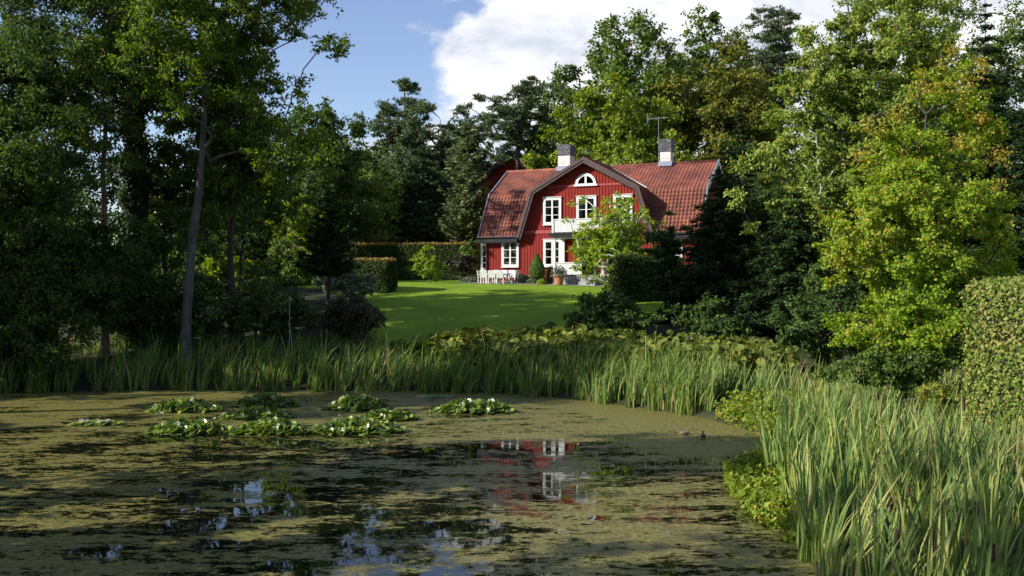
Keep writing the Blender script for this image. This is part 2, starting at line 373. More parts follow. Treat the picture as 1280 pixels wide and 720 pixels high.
def glass():
    m, nt, N, L, p = new_mat('window_glass')
    t = N.new('ShaderNodeBsdfTransparent'); t.inputs[0].default_value = (.78, .82, .82, 1)
    gl = N.new('ShaderNodeBsdfGlossy'); gl.inputs['Roughness'].default_value = 0.02; gl.inputs[0].default_value = (.95, .97, 1, 1)
    fr = N.new('ShaderNodeFresnel'); fr.inputs[0].default_value = 1.7
    mx = N.new('ShaderNodeMixShader'); L.new(fr.outputs[0], mx.inputs[0]); L.new(t.outputs[0], mx.inputs[1]); L.new(gl.outputs[0], mx.inputs[2])
    L.new(mx.outputs[0], N['Material Output'].inputs['Surface']); return m
M_GLASS = glass()

house = empty('red_house', (5.38, 72.0, 4.75), math.radians(-24))
tag(house, 'red wooden house with gambrel tiled roof, white windows and a white balcony', 'house')
EAVE, BRK, RID = (-0.45, 3.35), (1.5, 6.75), (5.0, 8.95)
CE, CB = 5.15, 4.05                                   # half widths of the front gable at eave and break
def cross_half(z):
    return np.interp(z, [3.35, 6.75, 8.95], [CE, CB, 0.0])
def main_y(z): return np.interp(z, [3.35, 6.75, 8.95], [EAVE[0], BRK[0], RID[0]])
def roof_sheet(name, segs, u0, u1, fn, keep, parent, roll=0.27):
    """pantiled slopes: segs = list of ((t0,z0),(t1,z1)) from the eave up; fn(u,t,z)->xyz; keep(u,t,z)->bool"""
    V = []; Q = []; base = 0
    nu = int(round((u1 - u0) / roll)) * 4
    us = np.linspace(u0, u1, nu + 1); wave = 0.055 * np.cos(2 * np.pi * (us - u0) / roll) + 0.012 * np.cos(4 * np.pi * (us - u0) / roll + 0.8)
    for (a, b) in segs:
        a = np.array(a, float); b = np.array(b, float); Ls = np.linalg.norm(b - a); d = (b - a) / Ls; nrm = np.array([-d[1], d[0]])
        if nrm[1] < 0: nrm = -nrm
        nc = max(1, int(round(Ls / 0.34)))
        for c in range(nc):
            lo = a + d * Ls * c / nc - d * (0.03 if c else 0.0); hi = a + d * Ls * (c + 1) / nc
            jit = (rng.random(nu + 1) - 0.5) * 0.006
            rows = []
            for P, off in ((lo, -0.01), (lo, 0.055), (hi, 0.012)):
                t = P[0] + nrm[0] * (off + wave + jit if off > -0.005 else off + 0 * wave); z = P[1] + nrm[1] * (off + wave + jit if off > -0.005 else off + 0 * wave)
                rows.append(np.array(fn(us, t, z)).T)
            V.append(np.concatenate(rows)); n = nu + 1; k = np.arange(nu)
            mt, mz = (lo + hi) / 2
            ok = keep((us[:-1] + us[1:]) / 2, np.full(nu, mt), np.full(nu, mz))
            for r in (0, 1):
                q = np.stack([base + r * n + k, base + r * n + k + 1, base + (r + 1) * n + k + 1, base + (r + 1) * n + k], 1)
                Q.append(q[ok])
            base += 3 * n
    return np_mesh(name, np.concatenate(V), [np.concatenate(Q)], M_TILE, parent, smooth=False)
rng = np.random.default_rng(7); R = random.Random(11)
def build_house():
    # ---- walls
    w = MB()
    ins = 0.22
    mp = [(0, -0.3), (0, 3.9), (1.62, 6.55), (5, 8.68), (8.38, 6.55), (10, 3.9), (10, -0.3)]
    w.prism(mp, lambda u, t, z: (t, u, z), -8, 8)
    gp = [(-5.0, -0.28), (-5.0, 3.45), (-3.92, 6.66), (0, 8.72), (3.92, 6.66), (5.0, 3.45), (5.0, -0.28)]
    w.prism(gp, lambda u, t, z: (u, t, z), -0.06, 4.6)
    def top(s):
        a = abs(s)
        if a > 5: return 3.45
        return float(np.interp(a, [0, 3.92, 5.0], [8.68, 6.6, 3.5]))
    s = -7.95
    while s < 7.98:
        y = -0.06 if abs(s) < 5.0 else 0.0
        zs = [(0.22, 3.62), (3.93, 6.98), (7.17, 9)] if abs(s) < 5 else [(0.22, 9)]
        for z0, z1 in zs:
            z1 = min(z1, top(s) - 0.02)
            if z1 > z0 + 0.05: w.box(s - 0.028, s + 0.028, y - 0.034, y + 0.01, z0, z1)
        s += 0.235
    w.build('wall', M_RED, house)
    b = MB(); b.box(-5.02, 5.02, -0.13, -0.05, 3.65, 3.9); b.box(-3.2, 3.2, -0.115, -0.05, 7.0, 7.15)
    b.box(-8.03, -7.9, -0.05, 0.1, 0.2, 3.3); b.box(7.9, 8.03, -0.05, 0.1, 0.2, 3.3)
    b.build('trim_board', M_BAND, house)
    b = MB(); b.box(-8.06, 8.06, -0.09, 10.05, -0.5, 0.22); b.build('plinth', M_BRICK, house)
    # ---- roof
    segF = [((EAVE[0], EAVE[1]), BRK), (BRK, RID)]
    segB = [((10.45, EAVE[1]), (8.5, BRK[1])), ((8.5, BRK[1]), RID)]
    fm = lambda u, t, z: (u, t + 0 * u, z + 0 * u)
    keepM = lambda u, t, z: np.abs(u) > cross_half(z) - 0.12
    rf = roof_sheet('roof', segF, -8.45, 8.45, fm, keepM, house)
    roof_sheet('roof', segB, -8.45, 8.45, fm, lambda u, t, z: np.ones(len(u), bool), house)
    fx = lambda u, t, z: (t + 0 * u, u, z + 0 * u)
    keepX = lambda u, t, z: u < main_y(z) + 0.15
    for sg in (-1, 1):
        roof_sheet('gable_roof', [((sg * CE, EAVE[1]), (sg * CB, BRK[1])), ((sg * CB, BRK[1]), (0, RID[1] + 0.03))], -0.62, 5.15, fx, keepX, house)
    # boarding under the tiles
    s_ = MB(); th = 0.14
    for s0, s1 in ((-8.4, -CE + 0.05), (CE - 0.05, 8.4)):
        s_.prism([(EAVE[0], EAVE[1] - 0.05), (BRK[0], BRK[1] - 0.06), (BRK[0] + 0.1, BRK[1] - th - .06), (EAVE[0] + 0.1, EAVE[1] - th - .05)], lambda u, t, z: (t, u, z), s0, s1)
    s_.prism([(BRK[0], BRK[1] - 0.06), (RID[0], RID[1] - 0.06), (RID[0], RID[1] - th - .06), (BRK[0] + .05, BRK[1] - th - .06)], lambda u, t, z: (t, u, z), -8.4, 8.4)
    s_.prism([(10.45, EAVE[1] - 0.05), (8.5, BRK[1] - 0.06), (5, RID[1] - 0.06), (5, RID[1] - th - .06), (8.4, BRK[1] - th - .06), (10.35, EAVE[1] - th - .05)], lambda u, t, z: (t, u, z), -8.4, 8.4)
    for sg in (-1, 1):
        s_.prism([(sg * (CE - .01), EAVE[1] - 0.05), (sg * (CB - .01), BRK[1] - 0.06), (0, RID[1] - 0.045), (0, RID[1] - th - .05), (sg * (CB - .1), BRK[1] - th - .06), (sg * (CE - .12), EAVE[1] - th - .05)],
                 lambda u, t, z: (u, t, z), -0.58, 1.2)
    s_.build('soffit', M_SOFFIT, house)
    # ridge tiles
    r = MB(); r.tube([(-8.45, 5, 8.97), (8.45, 5, 8.97)], 0.12, 8); r.build('ridge', M_TILE, house, smooth=True)
    r = MB(); r.tube([(0, -0.6, 9.0), (0, 5, 9.0)], 0.11, 8); r.build('ridge', M_TILE, house, smooth=True)
    # bargeboards of the front gable: stepped mouldings
    v = MB()
    for k, (dy0, dy1, o0, o1, mi) in enumerate(((-0.70, -0.60, -0.27, 0.06, 0), (-0.755, -0.70, -0.10, 0.10, 0), (-0.735, -0.70, -0.275, -0.19, 0))):
        for sg in (-1, 1):
            pts = [(sg * CE, EAVE[1]), (sg * CB, BRK[1]), (0, RID[1])]
            def off(o):
                a, bq, c = [Vector((abs(p[0]), p[1])) for p in pts]
                n1 = Vector((bq.y - a.y, -(bq.x - a.x))).normalized(); n2 = Vector((c.y - bq.y, -(c.x - bq.x))).normalized()
                m = (n1 + n2).normalized(); m = m / m.dot(n1)
                return [a + n1 * o, bq + m * o, Vector((0, c.y + o / n2.y))]
            A, B = off(o0), off(o1)
            v.prism([(sg * p.x, p.y) for p in A] + [(sg * p.x, p.y) for p in B[::-1]], lambda u, t, z: (u, t, z), dy0, dy1, mi)
    v.build('bargeboard', M_BROWN, house)
    # verge metal at both ends, gutters and fascia along the eaves
    v = MB()
    for s0 in (-8.53, 8.45):
        prof = [(EAVE[0], EAVE[1] - 0.16), BRK, RID, (8.5, BRK[1]), (10.45, EAVE[1] - .16)]
        up = [(EAVE[0] - 0.06, EAVE[1] + 0.12), (BRK[0] - .05, BRK[1] + .13), (RID[0], RID[1] + .15), (8.55, BRK[1] + .13), (10.5, EAVE[1] + .12)]
        lo = [(EAVE[0] + .05, EAVE[1] - 0.2), (BRK[0] + .08, BRK[1] - .2), (RID[0], RID[1] - .2), (8.42, BRK[1] - .2), (10.4, EAVE[1] - .2)]
        v = MB(); v.prism(up + lo[::-1], lambda u, t, z: (t, u, z), s0, s0 + 0.08); v.build('verge', M_ZINC, house)
    for s0, s1 in ((-8.5, -CE - 0.1), (CE + 0.1, 8.5)):
        v = MB(); v.box(s0, s1, -0.56, -0.42, 3.1, 3.5); v.tube([(s0, -0.60, 3.42), (s1, -0.60, 3.42)], 0.075, 8)
        v.box(s0, s1, -0.52, -0.02, 3.02, 3.201, 0); v.build('gutter', M_BLACK, house)
    v = MB(); v.tube([(-7.93, -0.55, 3.35), (-7.93, -0.3, 3.1), (-7.93, -0.1, 2.95), (-7.93, -0.1, 0.1)], 0.05, 8)
    v.build('downpipe', M_BLACK, house)
    # white flashing in the right valley
    v = MB(); v.bar((0.5, 4.55, 8.77), (CB + .05, 1.46, 6.88), 0.06, 0.04, up=(0.3, -0.4, 1)); v.build('valley_flashing', M_WHITE, house)
    # ---- chimneys
    for (sx, sy, wx, h1, h2) in ((-3.35, 4.7, 1.0, 9.95, 10.75), (4.6, 5.0, 0.82, 9.85, 10.75)):
        c = MB(); q = wx / 2; c.box(sx - q, sx + q, sy - q, sy + q, 8.3, h1, 0); c.box(sx - q - .03, sx + q + .03, sy - q - .03, sy + q + .03, 9.35, 9.42, 0)
        co = c.build('chimney', M_PLASTER, house, bevel=0.02)
        c = MB(); c.box(sx - q - .07, sx + q + .07, sy - q - .07, sy + q + .07, h1, h2 - .06); c.box(sx - q - .02, sx + q + .02, sy - q - .02, sy + q + .02, h2 - .06, h2 + .03)
        c.build('cladding', M_SLATE, co, bevel=0.03)
        c = MB(); c.prism([(sy - q - .2, 8.75), (sy - q - .02, 9.12), (sy + q + .2, 9.1), (sy + q + .3, 8.8)], lambda u, t, z: (t, u, z), sx - q - .12, sx + q + .12)
        c.build('flashing', M_ZINC, co)
    # ---- antenna strapped to the right chimney
    a = MB(); mx_ = 4.0
    a.tube([(mx_, 4.9, 8.8), (mx_, 4.9, 12.55)], 0.022, 6); a.bar((mx_ - .9, 4.9, 12.4), (mx_ + .75, 4.75, 12.4), .03, .03)
    for k in range(9):
        t = -0.85 + k * 0.19; a.bar((mx_ + t, 4.9 - .32 + .02 * k, 12.42), (mx_ + t, 4.9 + .32 - .02 * k, 12.42), .015, .015)
    a.bar((mx_ - .88, 4.9, 12.05), (mx_ - .88, 4.9, 12.8), .03, .03); a.bar((mx_ - .75, 4.9, 12.15), (mx_ - .75, 4.9, 12.7), .02, .02)
    a.bar((mx_, 4.9, 9.7), (4.45, 4.9, 9.7), .03, .03)
    a.build('antenna', M_ZINC, house)
    # ---- bay on the left end
    b = MB(); b.box(-8.75, -8.0, 0.55, 3.2, -0.3, 3.05); b.build('bay', M_RED, house)
    b = MB(); b.box(-8.86, -8.05, 0.42, 3.3, 3.05, 3.2); b.build('bay_roof', M_BLACK, house)
    # ---- windows
    def window(s, z0, z1, wd, y, cols=2, rows=3, curtains=True, trim=0.13, sill=True, parent=house, name='window'):
        f = MB()
        x0, x1 = s - wd / 2, s + wd / 2
        f.box(x0 - .05, x1 + .05, y - .045, y + .02, z0, z1, 1)                # backing panel, its dark colour stands for the unlit room
        f.box(x0 - trim, x0, y - .12, y + .01, z0 - trim, z1 + trim); f.box(x1, x1 + trim, y - .12, y + .01, z0 - trim, z1 + trim)
        f.box(x0, x1, y - .118, y + .01, z1, z1 + trim); f.box(x0, x1, y - .118, y + .01, z0 - trim, z0)
        f.box(x0 - trim - .04, x1 + trim + .04, y - .17, y + .01, z1 + trim, z1 + trim + .05)
        if sill: f.box(x0 - trim - .03, x1 + trim + .03, y - .18, y + .01, z0 - trim - .045, z0 - trim - .001)
        win = f.build(name, [M_WHITE, M_UNLIT_BACK], parent)
        fr = MB(); cw = wd / cols
        for c in range(cols):
            a, b = x0 + c * cw, x0 + (c + 1) * cw; t = .062
            fr.box(a, a + t, y - .11, y - .07, z0, z1); fr.box(b - t, b, y - .11, y - .07, z0, z1)
            fr.box(a + t, b - t, y - .109, y - .07, z0, z0 + t); fr.box(a + t, b - t, y - .109, y - .07, z1 - t, z1)
            for r_ in range(1, rows):
                zz = z0 + (z1 - z0) * r_ / rows; fr.box(a + t, b - t, y - .105, y - .072, zz - .022, zz + .022)
        fr.build('frame', M_WHITE, win)
        p = MB(); p.box(x0 + .01, x1 - .01, y - .088, y - .082, z0 + .01, z1 - .01); p.build('pane', M_GLASS, win)
        if curtains:
            c = MB(); hgt = z1 - z0
            for sg, xx in ((1, x0), (-1, x1)):
                ws = [wd * k for k in (.34, .30, .22, .15, .13)]
                zz = [z1 - hgt * q for q in (0.02, .3, .55, .75, .98)]
                vs = [(xx + sg * .02, y - .055, q) for q in zz] + [(xx + sg * (.02 + ww), y - .06, q) for ww, q in zip(ws, zz)]
                c.add(vs, [(i, i + 1, 6 + i, 5 + i) for i in range(4)])
            c.build('curtain', M_CURT, win)
        return win
    window(-6.0, 1.35, 3.08, 1.14, 0.0)
    window(-2.6, 1.35, 3.08, 1.14, -0.06)
    window(2.9, 1.35, 3.08, 1.14, -0.06); window(6.4, 1.35, 3.08, 1.14, 0.0)
    window(-2.6, 4.42, 6.15, 1.16, -0.06)
    window(2.8, 4.42, 6.15, 1.16, -0.06)
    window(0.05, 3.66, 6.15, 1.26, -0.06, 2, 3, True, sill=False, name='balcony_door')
    window(-8.38, 1.1, 3.0, 0.42, 0.55, 1, 4, False, 0.1)
    # lunette
    f = MB(); n = 16; ro, ri, zc, y = .80, .60, 7.14, -0.06
    arc = [(math.cos(math.pi * k / n), math.sin(math.pi * k / n)) for k in range(n + 1)]
    f.prism([(ro * c, zc + ro * q) for c, q in arc] + [(ri * c, zc + ri * q) for c, q in arc[::-1]], lambda u, t, z: (u, t, z), y - .12, y + .01)
    f.box(-.9, .9, y - .15, y + .01, zc - .13, zc - .001); f.prism([(ri * 1.02 * c, zc + ri * 1.02 * q) for c, q in arc], lambda u, t, z: (u, t, z), y - .045, y + .01, 1)
    lw = f.build('lunette_window', [M_WHITE, M_UNLIT_BACK], house)
    fr = MB(); fr.box(-.075, .075, y - .11, y - .07, zc, zc + ri); fr.box(-ri, -.075, y - .11, y - .07, zc, zc + .06); fr.box(.075, ri, y - .11, y - .07, zc, zc + .06); fr.build('frame', M_WHITE, lw)
    p = MB(); p.prism([(ri * c, zc + ri * q) for c, q in arc], lambda u, t, z: (u, t, z), y - .088, y - .082); p.build('pane', M_GLASS, lw)
    # ---- porch with balcony above
    P0, P1, PY = -1.85, 1.95, -1.85
    b = MB(); b.box(P0 - .05, P1 + .05, PY - .05, -0.09, -0.6, .45); b.box(P0 - .1, P1 + .1, PY - .1, -0.092, .45, .53); po = b.build('porch', M_STONE, house, bevel=0.015)
    for px_, py_ in ((P0 + .08, PY + .08), (P1 - .08, PY + .08)):
        q = MB(); q.box(px_ - .08, px_ + .08, py_ - .08, py_ + .08, .53, 3.28); q.box(px_ - .12, px_ + .12, py_ - .12, py_ + .12, 3.12, 3.281); q.build('post', M_WHITE, po)
    for px_ in (P0 + .12, P1 - .12):
        q = MB(); q.box(px_ - .14, px_ + .14, -0.28, -0.13, .53, 3.28); q.build('pilaster', M_WHITE, po)
    q = MB()
    def boarding(a, b_, z0, z1):
        a = Vector(a); b_ = Vector(b_); n = max(1, int((b_ - a).length / .115))
        for k in range(n):
            m0 = a.lerp(b_, (k + .06) / n); m1 = a.lerp(b_, (k + .94) / n)
            q.bar((m0.x, m0.y, (z0 + z1) / 2), (m1.x, m1.y, (z0 + z1) / 2), .03, z1 - z0)
        q.bar((a.x, a.y, z1 + .03), (b_.x, b_.y, z1 + .03), .1, .06); q.bar((a.x, a.y, z0 + .06), (b_.x, b_.y, z0 + .06), .018, .12)
    boarding((P0 + .17, PY + .08, 0), (P0 + 2.15, PY + .08, 0), .60, 1.42); boarding((P0 + .08, PY + .2, 0), (P0 + .08, -.3, 0), .60, 1.42)
    q.build('balustrade', M_WHITE, po); q = MB(); boarding((P1 - .08, PY + .2, 0), (P1 - .08, -.3, 0), .60, 1.42); q.build('balustrade', M_WHITE, po)
    q = MB(); q.box(P0 - .22, P1 + .22, PY - .22, -.13, 3.30, 3.58); q.box(P0 - .27, P1 + .27, PY - .27, -.131, 3.44, 3.55); q.build('porch_roof', M_BLACK, po)
    q = MB(); q.box(P0 - .02, P1 + .02, PY - .02, -.2, 3.2, 3.299); q.build('beam', M_WHITE, po)
    q = MB(); boarding((P0 - .05, PY + .02, 0), (P1 + .05, PY + .02, 0), 3.62, 4.5); boarding((P0 - .02, PY + .1, 0), (P0 - .02, -.14, 0), 3.62, 4.5); boarding((P1 + .02, PY + .1, 0), (P1 + .02, -.14, 0), 3.62, 4.5)
    for px_ in (P0 - .02, P1 + .02): q.box(px_ - .07, px_ + .07, PY - .05, PY + .09, 3.59, 4.6)
    q.build('balcony', M_WHITE, house)
    # door leaf standing open, and a flat panel painted dark for the unlit lobby, both in the porch
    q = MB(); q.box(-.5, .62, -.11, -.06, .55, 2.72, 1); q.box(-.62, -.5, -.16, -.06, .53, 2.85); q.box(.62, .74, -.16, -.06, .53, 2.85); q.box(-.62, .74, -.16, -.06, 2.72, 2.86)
    dr = q.build('doorway', [M_WHITE, M_UNLIT_BACK], house)
    q = MB(); Mx = Matrix.Translation((-.5, -.13, 0)) @ Matrix.Rotation(math.radians(-70), 4, 'Z'); q.box(0, 1.0, -.03, .02, .56, 2.7, M=Mx)
    q.box(.15, .85, -.05, -.029, .75, 1.4, M=Mx); q.box(.15, .85, -.05, -.029, 1.6, 2.5, M=Mx); dl = q.build('door', M_DOOR, house)
    q = MB(); q.box(.86, .95, -.09, -.03, 1.5, 1.54, M=Mx); q.build('handle', M_ZINC, dl)
    # steps in front of the entrance
    q = MB(); q.box(.4, 1.6, -2.35, -1.96, -.5, .28); q.box(.4, 1.6, -2.75, -2.352, -.5, .08); q.build('steps', M_STONE, house, bevel=.01)
build_house()
def hl(s, y): v = house.matrix_basis @ Vector((s, y, 0)); return v.x, v.y
def hp(s, y, dz=0.0): x, yy = hl(s, y); return Vector((x, yy, gz(x, yy) + dz))

def back_house():
    D = 98; x = X(638, D); zb = gz(x, D)
    o = empty('red_outbuilding', (x, D, zb), math.radians(-8)); tag(o, 'dark red building with a steep tiled gable behind the pine, beyond the main roof', 'building')
    zt = 17.6 - zb; w = 4.6; ez = zt - 4.0
    q = MB(); q.prism([(-w, -.5), (-w, ez), (0, zt - .2), (w, ez), (w, -.5)], lambda u, t, z: (u, t, z), 0, 8); q.build('wall', M_RED, o)
    q = MB()
    for sg in (-1, 1): q.prism([(sg * (w + .5), ez - .45), (0, zt), (0, zt + .22), (sg * (w + .6), ez - .25)], lambda u, t, z: (u, t, z), -.6, 8.4)
    rf = q.build('roof', M_TILE, o)
    q = MB()
    for sg in (-1, 1): q.prism([(sg * (w + .5), ez - .75), (0, zt - .28), (0, zt - .01), (sg * (w + .55), ez - .46)], lambda u, t, z: (u, t, z), -.68, -.5)
    q.build('bargeboard', M_BLACK, o)
    q = MB(); q.box(-1.75, -.95, 2, 2.8, zt - 2, zt + .75); q.box(-1.83, -.87, 1.92, 2.88, zt + .75, zt + .95); q.build('chimney', M_PLASTER, rf)
    q = MB(); q.box(-.5, .5, -.08, .05, ez - 1, ez + .6, 1)
    q.box(-.62, -.5, -.1, .02, ez - 1.1, ez + .7); q.box(.5, .62, -.1, .02, ez - 1.1, ez + .7); q.box(-.5, .5, -.1, .02, ez + .6, ez + .7); q.box(-.5, .5, -.1, .02, ez - 1.1, ez - 1); q.build('window', [M_WHITE, M_UNLIT_BACK], o)
back_house()

# ------------------------------------------------------------------ foliage engine
def unit(v): return v / (np.linalg.norm(v, axis=-1, keepdims=True) + 1e-9)
def leaves(C, A, Nn, ln, wd, fold=0.0, bend=0.0):
    """C centres, A leaf axes, Nn leaf normals, ln/wd sizes -> verts, faces (rhombic leaves; folded along the midrib when near)"""
    n = len(C); A = unit(A); B = unit(np.cross(A, Nn)); Nn = unit(np.cross(B, A))
    ln = np.broadcast_to(ln, (n,))[:, None]; wd = np.broadcast_to(wd, (n,))[:, None]
    b = C - A * ln * .5; t = C + A * ln * .5 - Nn * ln * bend
    mid = C - A * ln * .06
    l = mid - B * wd * .5 + Nn * wd * fold; r = mid + B * wd * .5 + Nn * wd * fold
    V = np.stack([b, r, t, l], 1).reshape(-1, 3); k = np.arange(n) * 4
    if fold: return V, [np.concatenate([np.stack([k, k + 1, k + 2], 1), np.stack([k, k + 2, k + 3], 1)])]
    return V, [np.stack([k, k + 1, k + 2, k + 3], 1)]
def edges_mesh(P, par, rad, sides):
    """frustums along every edge child->parent of a skeleton"""
    c = np.arange(len(P)); c = c[par >= 0]; p = par[c]
    a, b = P[p], P[c]; d = unit(b - a)
    ref = np.where(np.abs(d[:, 2:3]) > .9, np.array([[1., 0, 0]]), np.array([[0, 0, 1.]]))
    u = unit(np.cross(d, ref)); v = np.cross(d, u)
    ang = 2 * np.pi * np.arange(sides) / sides
    ring = np.cos(ang)[None, :, None] * u[:, None] + np.sin(ang)[None, :, None] * v[:, None]
    ra = np.minimum(rad[p], rad[c] * 1.6)[:, None, None]; rb = rad[c][:, None, None]
    V = np.concatenate([a[:, None] - d[:, None] * ra * .2 + ring * ra, b[:, None] + ring * rb], 1).reshape(-1, 3)
    k = np.arange(len(c))[:, None] * 2 * sides; i = np.arange(sides)[None]; j = (i + 1) % sides
    return V, np.stack([k + i, k + j, k + sides + j, k + sides + i], 2).reshape(-1, 4)
def skeleton(rg, trunk, r0, clumps, fork_z, sides=5, rmin=0.018):
    """trunk: (n,3) points; grows limbs from it to every clump; returns verts, faces"""
    P = [np.array(p, float) for p in trunk]; par = [i - 1 for i in range(len(trunk))]
    PA = np.array(P)
    order = np.argsort(np.linalg.norm(clumps[:, :2] - np.interp(clumps[:, 2], PA[:, 2], PA[:, 0])[:, None] * [1, 0] - np.interp(clumps[:, 2], PA[:, 2], PA[:, 1])[:, None] * [0, 1], axis=1))
    buf = np.zeros((len(trunk) + 3 * len(clumps), 3)); buf[:len(P)] = PA; n = len(P); ends = []
    parr = list(par)
    for ci in order:
        c = clumps[ci]; Q = buf[:n]; dv = c - Q; dist = np.linalg.norm(dv, axis=1); hz = np.linalg.norm(dv[:, :2], axis=1)
        cost = dist + 1.2 * np.maximum(0, Q[:, 2] - c[2] + .25 * hz) + 100 * (Q[:, 2] < fork_z)
        j = int(np.argmin(cost)); a = Q[j].copy(); prev = j
        for t in (.4, .75, 1.0):
            p = a + (c - a) * t; p[2] += .10 * dist[j] * math.sin(math.pi * t); p += rg.normal(0, .05 * dist[j], 3) * (t < 1)
            buf[n] = p; parr.append(prev); prev = n; n += 1
        ends.append(prev)
    P = buf[:n]; par = np.array(parr); load = np.zeros(n)
    for e in ends: load[e] += 1
    for i in range(n - 1, -1, -1):
        if par[i] >= 0: load[par[i]] += load[i]
    rad = rmin * np.maximum(load, 1) ** 0.46
    nt = len(trunk); f = np.linspace(1, 0.06, nt); rad[:nt] = np.minimum(r0 * f ** .9, np.maximum(rad[:nt] * 1.1, r0 * f * .55)); rad[0] = r0 * 1.35
    rad[nt:] = np.minimum(rad[nt:], r0 * .5)
    return edges_mesh(P, par, rad, sides)
def fill(rg, clumps, cr, n, ln, wd, mode='broad', flat=.7, fold=0.0, centre=None):
    """n leaves spread over the clumps on little twigs"""
    m = len(clumps); ci = rg.integers(0, m, n); tw = rg.integers(0, 9, n)
    TD = unit(rg.normal(size=(m, 9, 3)) + np.array([0, 0, .15])); TD[..., 2] *= flat
    t = rg.random(n) ** .7
    d = TD[ci, tw]; r = cr[ci][:, None]
    C = clumps[ci] + d * r * t[:, None] * 1.05 + rg.normal(0, .17, (n, 3)) * r * [1, 1, flat]
    out = unit(C - (centre if centre is not None else clumps.mean(0)))
    if mode == 'needle':
        A = d + rg.normal(0, .55, (n, 3)) + np.array([0, 0, .35]); Nn = rg.normal(size=(n, 3))
    else:
        A = d * .6 + rg.normal(0, .6, (n, 3)) + np.array([0, 0, -.35]); Nn = out * .75 + np.array([0, 0, .45]) + rg.normal(0, .55, (n, 3))
    return leaves(C, A, Nn, ln * rg.uniform(.7, 1.25, n), wd * rg.uniform(.75, 1.2, n), fold)
def lobes_in(rg, c, R_, k, spread=.66, size=(.34, .5)):
    c = np.array(c); R_ = np.array(R_); out = []
    for i in range(k):
        d = unit(rg.normal(size=3)); 
        out.append((c + d * R_ * spread * (rg.uniform(.78, 1.08) if i % 4 else rg.uniform(0, .5)), R_ * rg.uniform(*size)))
    return out
def clumps_in(rg, lobes, n):
    w = np.array([np.prod(l[1]) ** (2 / 3) for l in lobes]); idx = rg.choice(len(lobes), n, p=w / w.sum())
    d = unit(rg.normal(size=(n, 3))); u = rg.uniform(.35, 1, n) ** .5
    return np.array([lobes[i][0] for i in idx]) + d * u[:, None] * np.array([lobes[i][1] for i in idx])
SEED = [100]
def broad(name, label, cat, bpx, D, crown, mat, r0=.25, n_clump=90, crf=.17, lai=4.2, group=None, leaf=None, bark=None, fork=None, lobes=None, k=9,
          flat=.7, mode='broad', aspect=.62, depth=None, extra=None, lean=0.0, minz=None, spread=.66, size=(.34, .5), wd=None, base=None):
    """a tree or bush: base at photo column bpx, distance D; crown = (x0,x1,y0,y1) seen extent; built at its real size and place"""
    n_clump = int(n_clump * 1.9); lai *= 1.9; k = int(k * 1.5); SEED[0] += 1; rg = np.random.default_rng(SEED[0])
    bx, by = (X(bpx, D), D) if base is None else base
    z0 = gz(bx, by)
    o = empty(name, (bx, by, z0)); tag(o, label, cat, group)
    x0, x1, y0, y1 = crown; s = D / F
    c = np.array([((x0 + x1) / 2 - bpx) * s, 0, H - ((y0 + y1) / 2 - CY) * s - z0]); Rr = np.array([(x1 - x0) / 2 * s, 0, (y1 - y0) / 2 * s])
    Rr[1] = depth if depth else .9 * Rr[0]
    lb = lobes if lobes else lobes_in(rg, c, Rr * 1.04, k, spread, size)
    if extra: lb = lb + [(np.array([(ex - bpx) * s, ey, H - (ez - CY) * s - z0]), np.array([rx * s, ry * s, rz * s])) for ex, ey, ez, rx, ry, rz in extra]
    cl = clumps_in(rg, lb, n_clump); cl[:, 2] = np.maximum(cl[:, 2], .25 if minz is None else minz)
    meanR = (Rr[0] + Rr[2]) / 2; cr = crf * meanR * rg.uniform(.7, 1.35, n_clump)
    ln = leaf if leaf else max(.085, D * .0038)
    w_ = wd if wd else ln * aspect
    area = math.pi * Rr[0] * Rr[2]; n = int(area * lai / (ln * w_ * .5)); n = min(n, 130000)
    V, Fc = fill(rg, cl, cr, n, ln, w_, mode, flat, .18 if D < 36 else 0.0, c)
    V[:, 2] = np.maximum(V[:, 2], 0.03)
    top = c[2] + Rr[2] * .6; nt = 12; tt = np.linspace(0, 1, nt)
    tr = np.column_stack([(c[0] * tt ** 1.6) * (0.8) + lean * np.sin(tt * math.pi) + rg.normal(0, .02 + .005 * top, nt) * (tt > 0) * .6, rg.normal(0, .02 + .005 * top, nt) * (tt > 0) * .6, tt * top - .15 * (tt == 0)])
    fz = fork if fork is not None else max(.2, (c[2] - Rr[2]) * .9)
    tv, tf = skeleton(rg, tr, r0, cl, min(fz, top * .7), 6 if D < 50 else 5, rmin=max(.010, .0007 * D * .5))
    np_mesh('trunk', tv, [tf], bark or BARK, o, smooth=True)
    np_mesh('crown', V, Fc, LM[mat], o)
    return o
